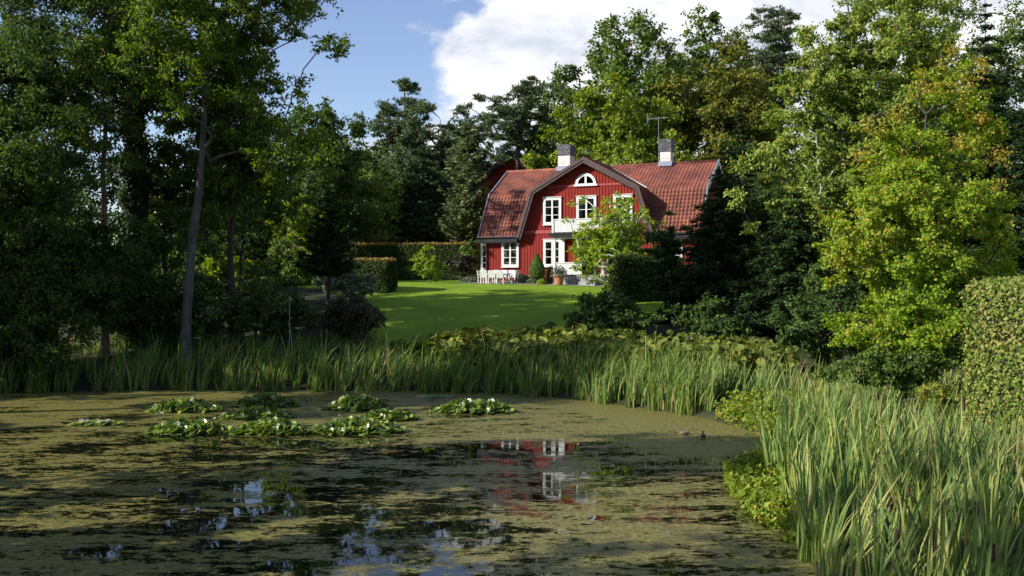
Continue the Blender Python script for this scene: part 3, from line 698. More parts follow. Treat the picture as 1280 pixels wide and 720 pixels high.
def conifer(name, label, cat, bpx, D, top_py, half_px, mat, low_py=None, r0=.2, group=None, droop=.25, levels=None, per=8, bark=None, lai=1.0, jag=.25, powr=.85):
    SEED[0] += 1; rg = np.random.default_rng(SEED[0])
    bx = X(bpx, D); z0 = gz(bx, D); s = D / F
    o = empty(name, (bx, D, z0)); tag(o, label, cat, group)
    ht = H - (top_py - CY) * s - z0; lo = (H - (low_py - CY) * s - z0) if low_py else .4
    Rb = half_px * s; levels = levels or max(10, int((ht - lo) / (.031 * ht)))
    ln = max(.10, D * .0045); C = []; A = []; Nn = []; bp = []; bpar = []; br = []
    for i in range(levels):
        t = (i + rg.random() * .6) / levels; z = lo + (ht - lo) * t * .985; rr = Rb * (1 - t) ** powr + .03 * Rb
        nb = max(4, int(per * (1 - .3 * t)))
        for b in range(nb):
            th = 2 * math.pi * (b + rg.random()) / nb; L_ = rr * rg.uniform(1 - jag * 1.6, 1 + jag * .5)
            dirv = np.array([math.cos(th), math.sin(th), 0]); side = np.array([-math.sin(th), math.cos(th), 0])
            q = np.linspace(0, 1, 5); pz = z + L_ * (.12 * q - droop * q ** 2 + .08 * q ** 3)
            pts = dirv[None] * (q * L_)[:, None]; pts[:, 2] = pz
            st = len(bp)
            for m_ in range(5): bp.append(pts[m_]); bpar.append(st + m_ - 1 if m_ else -1); br.append(max(.008, .018 * L_ * (1 - .8 * q[m_])))
            m = int(max(8, L_ * L_ * 26 / (ln / .25) ** 2 * lai + L_ * 16 / (ln / .25) * lai)); u = rg.random(m) ** .75; w = (rg.random(m) - .5) * .62 * L_ * (1.05 - u) ** .7
            base = dirv[None] * (u * L_)[:, None] + side[None] * w[:, None]
            base[:, 2] = z + L_ * (.12 * u - droop * u ** 2 + .08 * u ** 3) - np.abs(w) * .18 + rg.normal(0, .03 * L_ + .02, m)
            C.append(base); A.append(dirv[None] * .8 + side[None] * np.sign(w)[:, None] * .8 + rg.normal(0, .3, (m, 3)) + [0, 0, -.15]); Nn.append(np.array([0, 0, 1.]) + rg.normal(0, .45, (m, 3)))
    C = np.concatenate(C); n = len(C)
    V, Fc = leaves(C, np.concatenate(A), np.concatenate(Nn), ln * rg.uniform(.8, 1.5, n), ln * .42 * rg.uniform(.8, 1.3, n))
    V[:, 2] = np.maximum(V[:, 2], .05)
    nt = 8; tz = np.linspace(-.15, ht, nt); tp = np.column_stack([rg.normal(0, .02, nt), rg.normal(0, .02, nt), tz]); v1, f1 = edges_mesh(tp, np.arange(-1, nt - 1), r0 * (1 - .95 * np.linspace(0, 1, nt)), 8)
    v2, f2 = edges_mesh(np.array(bp), np.array(bpar), np.array(br), 4)
    np_mesh('trunk', np.concatenate([v1, v2]), [f1, f2 + len(v1)], bark or BARKD, o, smooth=True)
    np_mesh('crown', V, Fc, LM[mat], o)
    return o
def hedge(name, label, cat, p0, p1, thick, h, mat='hedge', top='hedgetop', leaf=.16, dens=1.0, group=None, core=(.018, .028, .009), jit=.05):
    """clipped hedge: solid twiggy core with leaves standing all over it; p0,p1 = ends in plan"""
    SEED[0] += 1; rg = np.random.default_rng(SEED[0])
    a = np.array(p0, float); b = np.array(p1, float); L_ = np.linalg.norm(b - a); z0 = min(gz(*a), gz(*b))
    o = empty(name, (a[0], a[1], z0), math.atan2(b[1] - a[1], b[0] - a[0])); tag(o, label, cat, group)
    hh = h
    q = MB(); q.box(.08, L_ - .08, .08, thick - .08, -.4, hh - .08); q.build('core', plain('hedge_core', core, tuple(c * 1.6 for c in core), 5, .95, .8), o)
    faces = [((0, 0, 0), (L_, 0, 0), (0, 0, hh), (0, -1, 0)), ((0, thick, 0), (L_, 0, 0), (0, 0, hh), (0, 1, 0)), ((0, 0, 0), (0, thick, 0), (0, 0, hh), (-1, 0, 0)), ((L_, 0, 0), (0, thick, 0), (0, 0, hh), (1, 0, 0))]
    C = []; Nn = []
    for p, u, v, n in faces:
        ar = np.linalg.norm(u) * np.linalg.norm(v); m = int(ar / (leaf * leaf * .3) * 1.7 * dens)
        C.append(np.array(p) + rg.random((m, 1)) * np.array(u) + rg.random((m, 1)) * np.array(v) + np.array(n) * rg.normal(0, jit, (m, 1))); Nn.append(np.array(n, float) + rg.normal(0, .6, (m, 3)) + [0, 0, .3])
    C = np.concatenate(C); Nn = np.concatenate(Nn); C[:, 2] += .05 * np.sin(C[:, 0] * 1.3) * (C[:, 2] > hh * .8)
    A = np.cross(Nn, rg.normal(size=C.shape)) + [0, 0, -.3]
    V, Fc = leaves(C, A, Nn, leaf * rg.uniform(.7, 1.3, len(C)), leaf * .65)
    np_mesh('foliage', V, Fc, LM[mat], o)
    m = int(L_ * thick / (leaf * leaf * .3) * 1.7 * dens); C = np.column_stack([rg.random(m) * L_, rg.random(m) * thick, hh + rg.normal(.0, .05, m) + np.abs(rg.normal(0, .05, m))])
    Nn = rg.normal(0, .7, (m, 3)) + [0, 0, .6]; V, Fc = leaves(C, np.cross(Nn, rg.normal(size=C.shape)) + [0, 0, .8], Nn, leaf * rg.uniform(.7, 1.4, m), leaf * .6)
    np_mesh('new_growth', V, Fc, LM[top], o)
    return o

# ------------------------------------------------------------------ trees: left bank
broad('ash_tree', 'tall tree with straight grey trunk forking high, airy crown against blue sky', 'tree', 231, 45.3, (150, 432, -230, 228), 'ash', .25, 190, .10, 2.7, fork=8.0, lean=.25,
      extra=[(400, 0, 50, 45, 40, 32), (330, 0, 120, 70, 60, 45), (300, 2, 190, 75, 60, 45), (360, 0, 195, 60, 60, 40)], bark=BARK, depth=4.2)
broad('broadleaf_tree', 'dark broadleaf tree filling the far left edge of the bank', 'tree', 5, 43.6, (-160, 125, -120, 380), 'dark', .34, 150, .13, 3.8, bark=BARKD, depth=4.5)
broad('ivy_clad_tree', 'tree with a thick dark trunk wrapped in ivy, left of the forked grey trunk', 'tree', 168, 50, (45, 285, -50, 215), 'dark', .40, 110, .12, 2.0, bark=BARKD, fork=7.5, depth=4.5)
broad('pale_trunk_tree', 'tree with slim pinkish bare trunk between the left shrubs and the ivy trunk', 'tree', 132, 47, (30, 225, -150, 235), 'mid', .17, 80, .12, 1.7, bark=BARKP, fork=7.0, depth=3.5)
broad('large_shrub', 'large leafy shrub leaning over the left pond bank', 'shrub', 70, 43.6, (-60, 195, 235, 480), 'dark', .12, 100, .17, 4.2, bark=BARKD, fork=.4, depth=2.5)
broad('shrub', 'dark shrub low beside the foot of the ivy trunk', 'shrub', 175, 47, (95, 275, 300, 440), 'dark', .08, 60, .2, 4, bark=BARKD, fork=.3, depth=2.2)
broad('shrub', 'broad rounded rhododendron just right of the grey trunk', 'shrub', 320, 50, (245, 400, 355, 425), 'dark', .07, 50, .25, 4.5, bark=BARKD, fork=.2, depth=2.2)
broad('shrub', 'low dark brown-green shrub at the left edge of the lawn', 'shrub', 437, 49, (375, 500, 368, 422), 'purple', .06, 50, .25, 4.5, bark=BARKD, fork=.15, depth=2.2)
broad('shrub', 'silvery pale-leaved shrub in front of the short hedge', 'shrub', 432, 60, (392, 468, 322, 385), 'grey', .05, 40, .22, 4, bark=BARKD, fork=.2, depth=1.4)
conifer('young_pine', 'dark young pine on a thin bare stem in front of the short hedge', 'tree', 411, 55, 238, 42, 'spruce', 345, r0=.13, droop=-.05, per=7, lai=1.4, powr=.6, bark=BARKD)
broad('shade_tree', 'thin dark two-stemmed tree standing right of the forked grey trunk', 'tree', 298, 57, (250, 395, 130, 300), 'mid', .12, 55, .16, 2.2, bark=BARKD, fork=4.0, depth=2.5)
broad('weeping_tree', 'yellow-green weeping tree behind the left shrubs', 'tree', 355, 76, (315, 420, 225, 335), 'gold', .15, 60, .16, 3.4, depth=3, fork=1.5)
broad('yellow_shrub', 'small shrub with yellow turning leaves in the left undergrowth', 'shrub', 280, 62, (258, 305, 300, 365), 'maple', .05, 30, .22, 3, depth=1.3, fork=.3)
conifer('columnar_cypress', 'olive green columnar conifer left of the long hedge', 'tree', 388, 80, 212, 26, 'pinelight', 350, r0=.2, droop=-.5, lai=1.3, powr=.5)
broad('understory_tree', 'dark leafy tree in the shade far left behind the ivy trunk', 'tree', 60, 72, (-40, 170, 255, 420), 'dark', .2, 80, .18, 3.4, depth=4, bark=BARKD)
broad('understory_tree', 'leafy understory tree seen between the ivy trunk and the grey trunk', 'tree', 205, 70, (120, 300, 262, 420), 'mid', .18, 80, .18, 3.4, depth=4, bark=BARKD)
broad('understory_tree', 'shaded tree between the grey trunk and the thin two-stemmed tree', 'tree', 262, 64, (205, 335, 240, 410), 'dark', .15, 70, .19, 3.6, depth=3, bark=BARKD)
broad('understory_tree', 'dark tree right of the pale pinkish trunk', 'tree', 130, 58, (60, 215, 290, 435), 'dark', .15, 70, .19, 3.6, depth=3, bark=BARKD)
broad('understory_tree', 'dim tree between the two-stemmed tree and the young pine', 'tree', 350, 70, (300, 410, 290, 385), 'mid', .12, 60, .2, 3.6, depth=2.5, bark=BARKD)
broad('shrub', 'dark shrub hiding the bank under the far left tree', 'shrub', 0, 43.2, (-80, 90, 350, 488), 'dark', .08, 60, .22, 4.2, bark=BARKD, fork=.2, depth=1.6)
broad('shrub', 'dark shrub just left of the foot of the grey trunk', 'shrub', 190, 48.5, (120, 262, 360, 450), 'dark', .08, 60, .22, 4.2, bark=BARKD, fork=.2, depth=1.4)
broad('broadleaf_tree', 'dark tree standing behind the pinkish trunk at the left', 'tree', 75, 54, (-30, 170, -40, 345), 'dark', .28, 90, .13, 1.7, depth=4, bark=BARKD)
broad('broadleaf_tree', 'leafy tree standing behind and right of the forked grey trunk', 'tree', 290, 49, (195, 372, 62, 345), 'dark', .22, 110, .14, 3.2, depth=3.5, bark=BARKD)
broad('broadleaf_tree', 'tree seen between the ivy trunk and the forked grey trunk', 'tree', 205, 52, (130, 285, 105, 345), 'dark', .2, 80, .14, 2.4, depth=3, bark=BARKD)
broad('thin_crowned_tree', 'tall thin-crowned tree showing through the airy crown of the forked tree', 'tree', 285, 70, (225, 340, 15, 165), 'ash', .2, 45, .13, 1.0, depth=2.6, bark=BARK, fork=10)
broad('background_tree', 'dense tree closing the gap behind the yellow shrub', 'tree', 330, 86, (262, 405, 222, 385), 'dark', .25, 90, .18, 4.5, depth=3.5)
broad('shrub', 'dark rounded shrub between the yellow shrub and the rhododendron', 'shrub', 300, 66, (235, 360, 325, 400), 'mid', .07, 50, .22, 4.2, bark=BARKD, fork=.2, depth=2)
# background left of the house
broad('broadleaf_tree', 'dark rounded tree at the foot of the blue sky, right of the airy crown', 'tree', 405, 84, (340, 468, 108, 345), 'dark', .3, 90, .17, 4.2, depth=4.5)
broad('broadleaf_tree', 'grey-green spreading tree behind the short hedge on the left', 'tree', 440, 90, (365, 520, 165, 350), 'olive', .28, 90, .17, 4, depth=4.5)
broad('background_tree', 'low dark tree in the far row at the left frame edge', 'tree', 40, 95, (-60, 150, 205, 380), 'mid', .3, 80, .18, 3.4, depth=5)
broad('background_tree', 'low tree in the far row seen between the two left trunks', 'tree', 250, 98, (150, 345, 222, 380), 'dark', .3, 80, .18, 3.4, depth=5)
broad('background_tree', 'green tree closing the gap left of the long hedge', 'tree', 455, 99, (395, 560, 235, 350), 'dark', .3, 80, .2, 4.5, depth=5)
PK = dict(mode='needle', flat=.45, aspect=.28, bark=BARKP)
broad('scots_pine', 'tall dark pine with a flat crown against the small white cloud', 'tree', 505, 104, (462, 548, 98, 235), 'pine', .3, 60, .17, 4, depth=3.5, **PK)
broad('scots_pine', 'leaning grey-green pine filling the gap behind the pale conical pine', 'tree', 545, 97, (485, 622, 108, 310), 'pine', .3, 140, .14, 5.2, depth=4.5, **PK)
broad('scots_pine', 'pine with a dark forked trunk rising from behind the ridge left of the chimney', 'tree', 640, 92, (582, 715, 75, 212), 'pine', .42, 75, .15, 3.0, fork=9.0, depth=4, lean=.3, **{**PK, 'bark': BARKD})
conifer('pale_pine', 'pale green conical pine just left of the house roof', 'tree', 584, 84, 150, 44, 'pinelight', 300, r0=.22, droop=-.12, per=7, lai=1.5, powr=.62, bark=BARKP, jag=.3)
# background behind and right of the house
broad('oak_tree', 'large green broadleaf tree towering behind the front gable', 'tree', 785, 100, (688, 868, 18, 290), 'mid', .5, 170, .14, 4.2, depth=6)
broad('lime_tree', 'bright yellow-green tree directly behind the roof ridge', 'tree', 760, 88, (668, 860, 104, 300), 'gold', .3, 130, .15, 4.5, depth=4)
broad('beech_tree', 'tall tree with browning yellow leaves right of the antenna', 'tree', 885, 96, (812, 965, 24, 330), 'beech', .4, 150, .13, 3.8, depth=5)
broad('slim_poplar', 'thin feathery treetop poking above the browning tree', 'tree', 905, 104, (842, 955, 0, 220), 'mid', .25, 80, .12, 2.0, depth=3, k=12)
broad('scots_pine', 'dark rounded pine crown standing highest right of the feathery top', 'tree', 975, 110, (930, 1012, 6, 150), 'pine', .3, 80, .17, 4, depth=3.5, **PK)
conifer('fir_tree', 'dark slender conifer right behind the end of the tiled roof', 'tree', 925, 84, 120, 42, 'spruce', 330, r0=.2, droop=.2, lai=1.2)
for px, D, tp, hp_, lab in ((468, 96, 195, 34, 'dark spruce behind the left end of the long hedge'), (512, 93, 232, 36, 'dark spruce behind the middle of the long hedge, right of the grey-green tree'),
                            (548, 101, 205, 38, 'dark spruce behind the long hedge nearest the pale conical pine'), (612, 100, 235, 30, 'dark spruce squeezed between the pale conical pine and the roof')):
    conifer('spruce_tree', lab, 'tree', px, D, tp, hp_, 'spruce', 345, r0=.2, droop=.2, lai=1.1, powr=.6)
broad('background_tree', 'dark tree behind the long hedge and the small bright bush', 'tree', 545, 92, (480, 605, 245, 352), 'dark', .25, 70, .2, 4.5, depth=3)
broad('background_tree', 'dark tree filling the gap right of the house behind the slender conifer', 'tree', 935, 90, (870, 1030, 150, 400), 'dark', .3, 100, .16, 4.2, depth=4)
broad('background_tree', 'shaded tree deep behind the huge green tree', 'tree', 1020, 72, (930, 1130, 210, 420), 'dark', .25, 100, .17, 4.0, depth=4)
broad('background_tree', 'shaded tree behind the lower right side of the yellow maple', 'tree', 1230, 55, (1120, 1330, 180, 440), 'dark', .25, 100, .17, 4.0, depth=4)
for px, D, cr, mt, lab in ((575, 112, (515, 630, 128, 300), 'pine', 'dark crown behind the pale conical and grey-green pines'), (690, 108, (635, 745, 92, 280), 'mid', 'green crown between the forked pine and the towering tree'),
                           (835, 112, (770, 905, 52, 280), 'mid', 'green crown between the towering tree and the browning tree'), (950, 114, (890, 1010, 70, 300), 'dark', 'dark crown below the highest pine')):
    broad('woodland_tree', lab + ' in the wood', 'tree', px, D, cr, mt, .3, 110, .15, 4.4, depth=4)
broad('woodland_tree', 'dark tree of the wood behind the left end of the long hedge', 'tree', 468, 112, (418, 528, 138, 320), 'dark', .3, 100, .16, 4.4, depth=4)
# right bank
broad('horse_chestnut_tree', 'huge green tree rising out of the frame between house and yellow maple', 'tree', 1045, 52, (960, 1175, -15, 400), 'olive', .42, 170, .10, 4.2, depth=5, k=16,
      extra=[(1055, 0, -10, 40, 40, 60), (972, -1, 165, 55, 60, 55), (1130, 0, 30, 70, 60, 60), (945, -1, 240, 38, 40, 60), (955, 0, 310, 40, 40, 50), (1010, 0, 90, 50, 50, 50)])
broad('broadleaf_tree', 'tall tree behind the yellow maple reaching the top edge', 'tree', 1150, 58, (1060, 1235, -50, 380), 'olive', .35, 110, .13, 3.8, depth=4.5)
conifer('spruce_tree', 'tall spruce with bare tip at the upper right corner', 'tree', 1232, 47, -10, 95, 'spruce', 420, r0=.26, droop=.3, lai=1.2, per=9)
conifer('spruce_tree', 'dark spruce at the right frame edge behind the clipped hornbeam', 'tree', 1285, 36, 70, 85, 'spruce', 440, r0=.2, droop=.3, lai=1.2, per=9)
broad('background_tree', 'green tree behind the tall spruce filling the upper right corner', 'tree', 1235, 64, (1150, 1340, -5, 400), 'mid', .25, 120, .15, 4.0, depth=4)
broad('birch_tree', 'slender birch with a white stem under the huge green tree', 'tree', 1020, 49.5, (985, 1060, 150, 330), 'olive', .075, 40, .17, 1.6, depth=1.5, bark=BARKB, fork=5.5)
conifer('dead_spruce', 'thin half-bare spruce with pale stem in front of the huge green tree', 'tree', 928, 54, 175, 26, 'spruce', 250, r0=.09, droop=.25, lai=.45, bark=DEADW)
broad('maple_tree', 'bright yellow-green maple with orange tips beside the right reeds', 'tree', 1150, 27.5, (1022, 1280, 140, 475), 'maple', .16, 220, .10, 4.6, depth=2.6, extra=[(1192, 0, 105, 42, 45, 50), (1165, 0, 130, 40, 40, 40), (1228, 0, 150, 50, 45, 50), (1195, 0, 165, 60, 50, 45), (1130, 0, 185, 45, 45, 45), (1090, 0, 400, 55, 60, 60), (1160, -1.6, 420, 75, 45, 48), (1115, -1.2, 430, 50, 45, 45), (1235, 0, 380, 50, 50, 50), (1075, 0, 300, 50, 50, 50)], fork=.8, k=16, leaf=.088, aspect=.8, bark=BARKD, spread=.62, size=(.3, .45))
conifer('hemlock_tree', 'dark drooping conifer in front of the right end of the house', 'tree', 902, 54, 205, 84, 'spruce', 400, r0=.17, droop=.32, lai=1.3, per=9, powr=.7)
conifer('hemlock_tree', 'dark spreading conifer in deep shade under the huge green tree', 'tree', 995, 50, 235, 85, 'spruce', 410, r0=.15, droop=.3, lai=1.2, per=9, powr=.65)
broad('yew_shrub', 'dark feathery yew right beside the dark clipped hedge block', 'shrub', 832, 56, (790, 885, 270, 400), 'spruce', .1, 70, .17, 4.5, depth=2, mode='needle', flat=.4, aspect=.4, bark=BARKD, fork=.3)
broad('shrub', 'low dark shrub at the right edge of the shaded lawn', 'shrub', 762, 50, (695, 830, 366, 425), 'dark', .06, 60, .23, 4.8, depth=2, bark=BARKD, fork=.15)
broad('shrub', 'dark bamboo-like shrub behind the right end of the big leaves', 'shrub', 905, 47, (845, 965, 375, 435), 'dark', .05, 50, .22, 4, depth=1.5, bark=BARKD, fork=.15)
broad('shrub', 'dim green shrub left of the yellow maple in deep shade', 'shrub', 1035, 42, (960, 1090, 365, 455), 'dark', .06, 60, .22, 4.2, depth=2, bark=BARKD, fork=.15)
broad('understory_tree', 'shaded leafy tree hanging behind the left side of the yellow maple', 'tree', 1060, 46, (1000, 1130, 280, 430), 'dark', .12, 60, .2, 4, depth=2.5, bark=BARKD)
broad('ornamental_tree', 'small loose yellow-green tree growing in front of the house porch', 'tree', 783, 62.5, (704, 836, 234, 358), 'young', .06, 200, .105, 2.9, depth=2.4, leaf=.16, fork=.8, bark=BARKB, k=12,
      extra=[(738, 0, 322, 22, 20, 18), (775, 0, 252, 25, 20, 12), (808, 0, 295, 24, 20, 36)])
broad('young_tree', 'small bright green bush on the lawn in front of the long hedge', 'shrub', 537, 73, (515, 558, 308, 352), 'young', .07, 55, .17, 3.2, leaf=.17, depth=1.1, fork=.4, bark=BARK)
broad('shrub', 'brownish purple shrub between the lawn bush and the house corner', 'shrub', 575, 77, (556, 600, 318, 350), 'purple', .05, 30, .24, 4, depth=1.0, fork=.15)
broad('climbing_plant', 'green climber growing up by the left house corner', 'plant', 591, 79.5, (578, 601, 285, 345), 'mid', .05, 30, .25, 3.2, depth=.8, fork=.3)
# hedges
hedge('clipped_hedge', 'long tall clipped hedge with brown tips across the back of the lawn', 'hedge', (X(438, 82), 82.5), (X(600, 81), 80.5), 1.2, 2.95)
hedge('clipped_hedge', 'short clipped hedge block ending at the left edge of the lawn', 'hedge', (X(425, 66), 66.0), (X(482, 64), 64.5), 1.3, 2.15)
hedge('clipped_hedge', 'dark clipped hedge block at the right edge of the lawn', 'hedge', (X(771, 60), 60.0), (X(860, 60), 61.5), 1.2, 2.75, top='hedge')
hedge('clipped_hornbeam', 'clipped hornbeam column with browning leaves at the right edge', 'hedge', (X(1209, 22.4), 22.4), (X(1320, 20), 20.0), 1.4, 3.95, 'hornbeam', 'hornbeam', leaf=.088, core=(.03, .035, .015), jit=.13)

# leaves already turning orange at the tips of the maple's upper limbs
def turning_leaves():
    t = [o for o in bpy.data.objects if o.name.startswith('maple_tree')][0]; rg = np.random.default_rng(44); D = 27.0
    pts = [(1190, 68), (1216, 84), (1150, 118), (1118, 150), (1085, 165), (1222, 150), (1180, 185), (1062, 205), (1160, 240), (1226, 240), (1130, 205), (1240, 200), (1195, 120), (1105, 250)]
    cl = np.array([[X(a, D) - t.location.x, -1.1 + rg.normal(0, .5), H - (b - CY) * D / F - t.location.z] for a, b in pts])
    V, Fc = fill(rg, cl, rg.uniform(.3, .6, len(cl)), 1800, .088, .07, 'broad', .8, .18, np.array([0, 0, 4.0]))
    np_mesh('turning_leaves', V, Fc, LM['turning'], t)
LM['turning'] = leaf_mat('leaves_turning', g3((.24, .29, .03), (.37, .34, .05), (.47, .28, .09)), 0.4, 0.3)
turning_leaves()

# ivy sleeve of the ivy clad trunk
def ivy():
    t = [o for o in bpy.data.objects if o.name.startswith('ivy_clad_tree')][0]
    rg = np.random.default_rng(5); n = 13000; z = rg.random(n) ** 1.25 * 13.0; th = rg.random(n) * 2 * np.pi
    r = (.40 + .30 * rg.random(n) + .16 * np.sin(z * 1.6 + th * 2) + .1 * np.sin(z * 4.1 + th)) * np.interp(z, [0, 8, 13], [1.1, 1, .55])
    C = np.column_stack([r * np.cos(th), r * np.sin(th), z]); Nn = np.column_stack([np.cos(th), np.sin(th), .4 + 0 * th]) + rg.normal(0, .4, (n, 3))
    V, Fc = leaves(C, np.cross(Nn, rg.normal(size=(n, 3))) + [0, 0, -.6], Nn, .2, .16); np_mesh('ivy', V, Fc, LM['ivy'], t)
ivy()
# bare dead twigs on the thin two-stemmed tree
def dead_twigs():
    t = [o for o in bpy.data.objects if o.name.startswith('shade_tree')][0]; q = MB(); r = random.Random(3)
    for k in range(7):
        z = 3.2 + r.random() * 2.6; a = r.uniform(-.6, 1.2); p = [Vector((.1, -.2, z))]
        for j in range(4): p.append(p[-1] + Vector((.35 * math.cos(a) + r.uniform(-.1, .1), -.2, .3 - .18 * j + r.uniform(-.1, .15))))
        q.tube(p, [.03, .025, .02, .012, .006], 5)
    q.build('dead_branch', DEADW, t)
dead_twigs()

# trees on the left bank outside the view: their shade lies on the pond
for i, (x, y, h, w_) in enumerate(((-25, 32.6, 22.5, 4.8), (-19.5, 17.8, 19.5, 4.3), (-17, 5.8, 17.5, 4.4), (-16, -4.5, 16, 4.8), (-30, 26, 9, 3.2), (-20, 11.6, 13, 3.0), (-32, 38.8, 19, 4.8))):
    SEED[0] += 1
    rg = np.random.default_rng(SEED[0]); o = empty('bank_tree', (x, y, gz(x, y))); tag(o, 'tall broadleaf tree on the left pond bank outside the view', 'tree', 'trees on the left bank outside the view')
    c = np.array([0, 0, h * .53]); Rr = np.array([w_, w_, h * .47]); cl = clumps_in(rg, lobes_in(rg, c, Rr * .95, 14), 150); cr = .16 * (w_ + h * .42) / 2 * rg.uniform(.7, 1.3, 150)
    V, Fc = fill(rg, cl, cr, 17000, .34, .22, centre=c); V[:, 2] = np.maximum(V[:, 2], .05); nt = 10; tt = np.linspace(0, 1, nt)
    tv, tf = skeleton(rg, np.column_stack([rg.normal(0, .08, nt), rg.normal(0, .08, nt), tt * h * .9]), .3, cl, 1.0, 5)
    np_mesh('trunk', tv, [tf], BARKD, o, smooth=True); np_mesh('crown', V, Fc, LM['dark'], o)

# ------------------------------------------------------------------ reeds, big leaves, lilies, marsh plants
def blades(rg, P, hgt, wid, lean, mat, name, label=None, wind=(.25, .05), group=None, per=14, spread=.16):
    P, th, hm, tl = tufts(rg, P, per, spread); n = len(P); hgt = hgt * hm; k = 5; t = np.linspace(0, 1, k)
    ld = np.stack([np.cos(th), np.sin(th)], 1) * (lean * rg.random(n) ** 1.2)[:, None] + np.array(wind) * rg.random((n, 1)) + tl; face = rg.random(n) * np.pi
    side = np.stack([np.cos(face), np.sin(face), 0 * face], 1)
    pts = np.zeros((n, k, 3)); z0 = gz_np(P)
    droop = (rg.random(n) < .18) * rg.uniform(.2, .6, n)
    for i, q in enumerate(t):
        pts[:, i, :2] = P + ld * (hgt * (q ** 2.0))[:, None] if np.ndim(hgt) else P + ld * hgt * q ** 2
        pts[:, i, 2] = np.maximum(z0, -.35) + hgt * (q - .12 * q ** 2 * np.linalg.norm(ld, axis=1) - droop * np.maximum(0, q - .6) ** 2 * 3)
    wprof = np.array([.7, 1, .95, .65, .05])
    w = (wid[:, None] * wprof[None])[..., None] * .5
    V = np.stack([pts - side[:, None] * w, pts + side[:, None] * w], 2).reshape(-1, 3)
    b = np.arange(n)[:, None] * 2 * k; i = np.arange(k - 1)[None] * 2
    Q = np.stack([b + i, b + i + 1, b + i + 3, b + i + 2], 2).reshape(-1, 4)
    return tag(np_mesh(name, V, [Q], LM[mat]), label, 'reeds', group, 'stuff')
def sample_poly(rg, poly, n):
    poly = np.array(poly, float); lo, hi = poly.min(0), poly.max(0); out = []
    while sum(map(len, out)) < n:
        P = lo + rg.random((n * 2, 2)) * (hi - lo); out.append(P[inside(P, poly)])
    return np.concatenate(out)[:n]
def tufts(rg, P, per, spread):
    """gather blades into plants: every tuft has one root and its blades lean away from it"""
    n = len(P); m = max(1, n // per); root = P[:m]; idx = rg.integers(0, m, n); a = rg.random(n) * 2 * np.pi; r = spread * np.sqrt(rg.random(n))
    return root[idx] + np.column_stack([np.cos(a) * r, np.sin(a) * r]), a, rg.uniform(.62, 1.12, m)[idx], rg.normal(0, .14, (m, 2))[idx]
def clumpy(rg, P, cell, amt):
    """keep more points in some tufts than others"""
    c = np.floor(P / cell).astype(int); hsh = np.abs(np.sin(c[:, 0] * 12.9898 + c[:, 1] * 78.233) * 43758.5453) % 1
    return P[rg.random(len(P)) > amt * hsh]
def far_reeds():
    rg = np.random.default_rng(21)
    line = np.array([(-36, 40.3), (-22, 42.0), (-13, 43.2), (-4, 42.6), (0, 41.6), (3.2, 38.8), (5.2, 36.4), (6.8, 34.4)])
    seg = np.linalg.norm(np.diff(line, axis=0), axis=1); cum = np.concatenate([[0], np.cumsum(seg)]); n = 17000
    u = rg.random(n) * cum[-1]; x = np.interp(u, cum, line[:, 0]); y = np.interp(u, cum, line[:, 1])
    off = rg.random(n) * 2.5 - .75; P = np.column_stack([x + off * .25, y + off]); P = clumpy(rg, P, .9, .75); n = len(P)
    env = 2.0 + .28 * np.sin(P[:, 0] * .7) + .25 * np.sin(P[:, 0] * 2.3 + 1) + np.interp(P[:, 0], [-20, -8, -3, 0, 7], [-.2, .1, -.1, -.75, -.85])
    blades(rg, P, env * .9 * rg.uniform(.35, 1.15, n), rg.uniform(.03, .055, n), .28, 'reedfar', 'far_reeds', 'band of green cattail leaves along the far edge of the pond')
    # taller dark straight leaves at the right end of the band
    P = sample_poly(rg, [(2.5, 39.5), (6.5, 34.6), (9, 36), (5, 42), (2.5, 42)], 2600); n = len(P)
    blades(rg, P, rg.uniform(.8, 1.55, n), rg.uniform(.03, .05, n), .16, 'reed', 'shaded_reeds', 'upright dark reeds where the far and right banks meet')
far_reeds()
RIGHT = [(8.0, 35), (7.7, 31), (8.0, 28.6), (7.1, 26), (5.9, 23.4), (5.4, 20.5), (5.1, 17.7), (4.5, 15), (4.0, 12.5), (3.4, 10), (7, 9), (11, 14), (14, 22), (17, 29), (17, 34)]
def right_reeds():
    rg = np.random.default_rng(22)
    P = clumpy(rg, sample_poly(rg, RIGHT, 19000), .7, .6); n = len(P)
    hgt = np.interp(P[:, 1], [9, 13, 20, 28, 35], [1.45, 1.75, 1.6, 1.45, 1.5]) * rg.uniform(.5, 1.15, n) * (1 + .12 * np.sin(P[:, 0] * 1.7) * np.sin(P[:, 1] * 1.3))
    hgt *= np.interp(pond_sd(P), [0, .8, 3.2], [.38, .5, 1])
    blades(rg, P, hgt, rg.uniform(.022, .052, n), .26, 'reed', 'right_reeds', 'dense bed of tall cattail leaves on the right bank', wind=(.22, .03))
right_reeds()
def wet_grass():
    rg = np.random.default_rng(27)
    P = clumpy(rg, sample_poly(rg, [(-36, 41), (-13, 43.6), (-3, 43.2), (-3, 46), (-8, 50), (-36, 48)], 9000), 1.1, .9); n = len(P)
    blades(rg, P, rg.uniform(.35, 1.0, n), rg.uniform(.025, .05, n), .5, 'reedfar', 'bank_grass', 'rough grass and ferns behind the left part of the far reeds')
wet_grass()
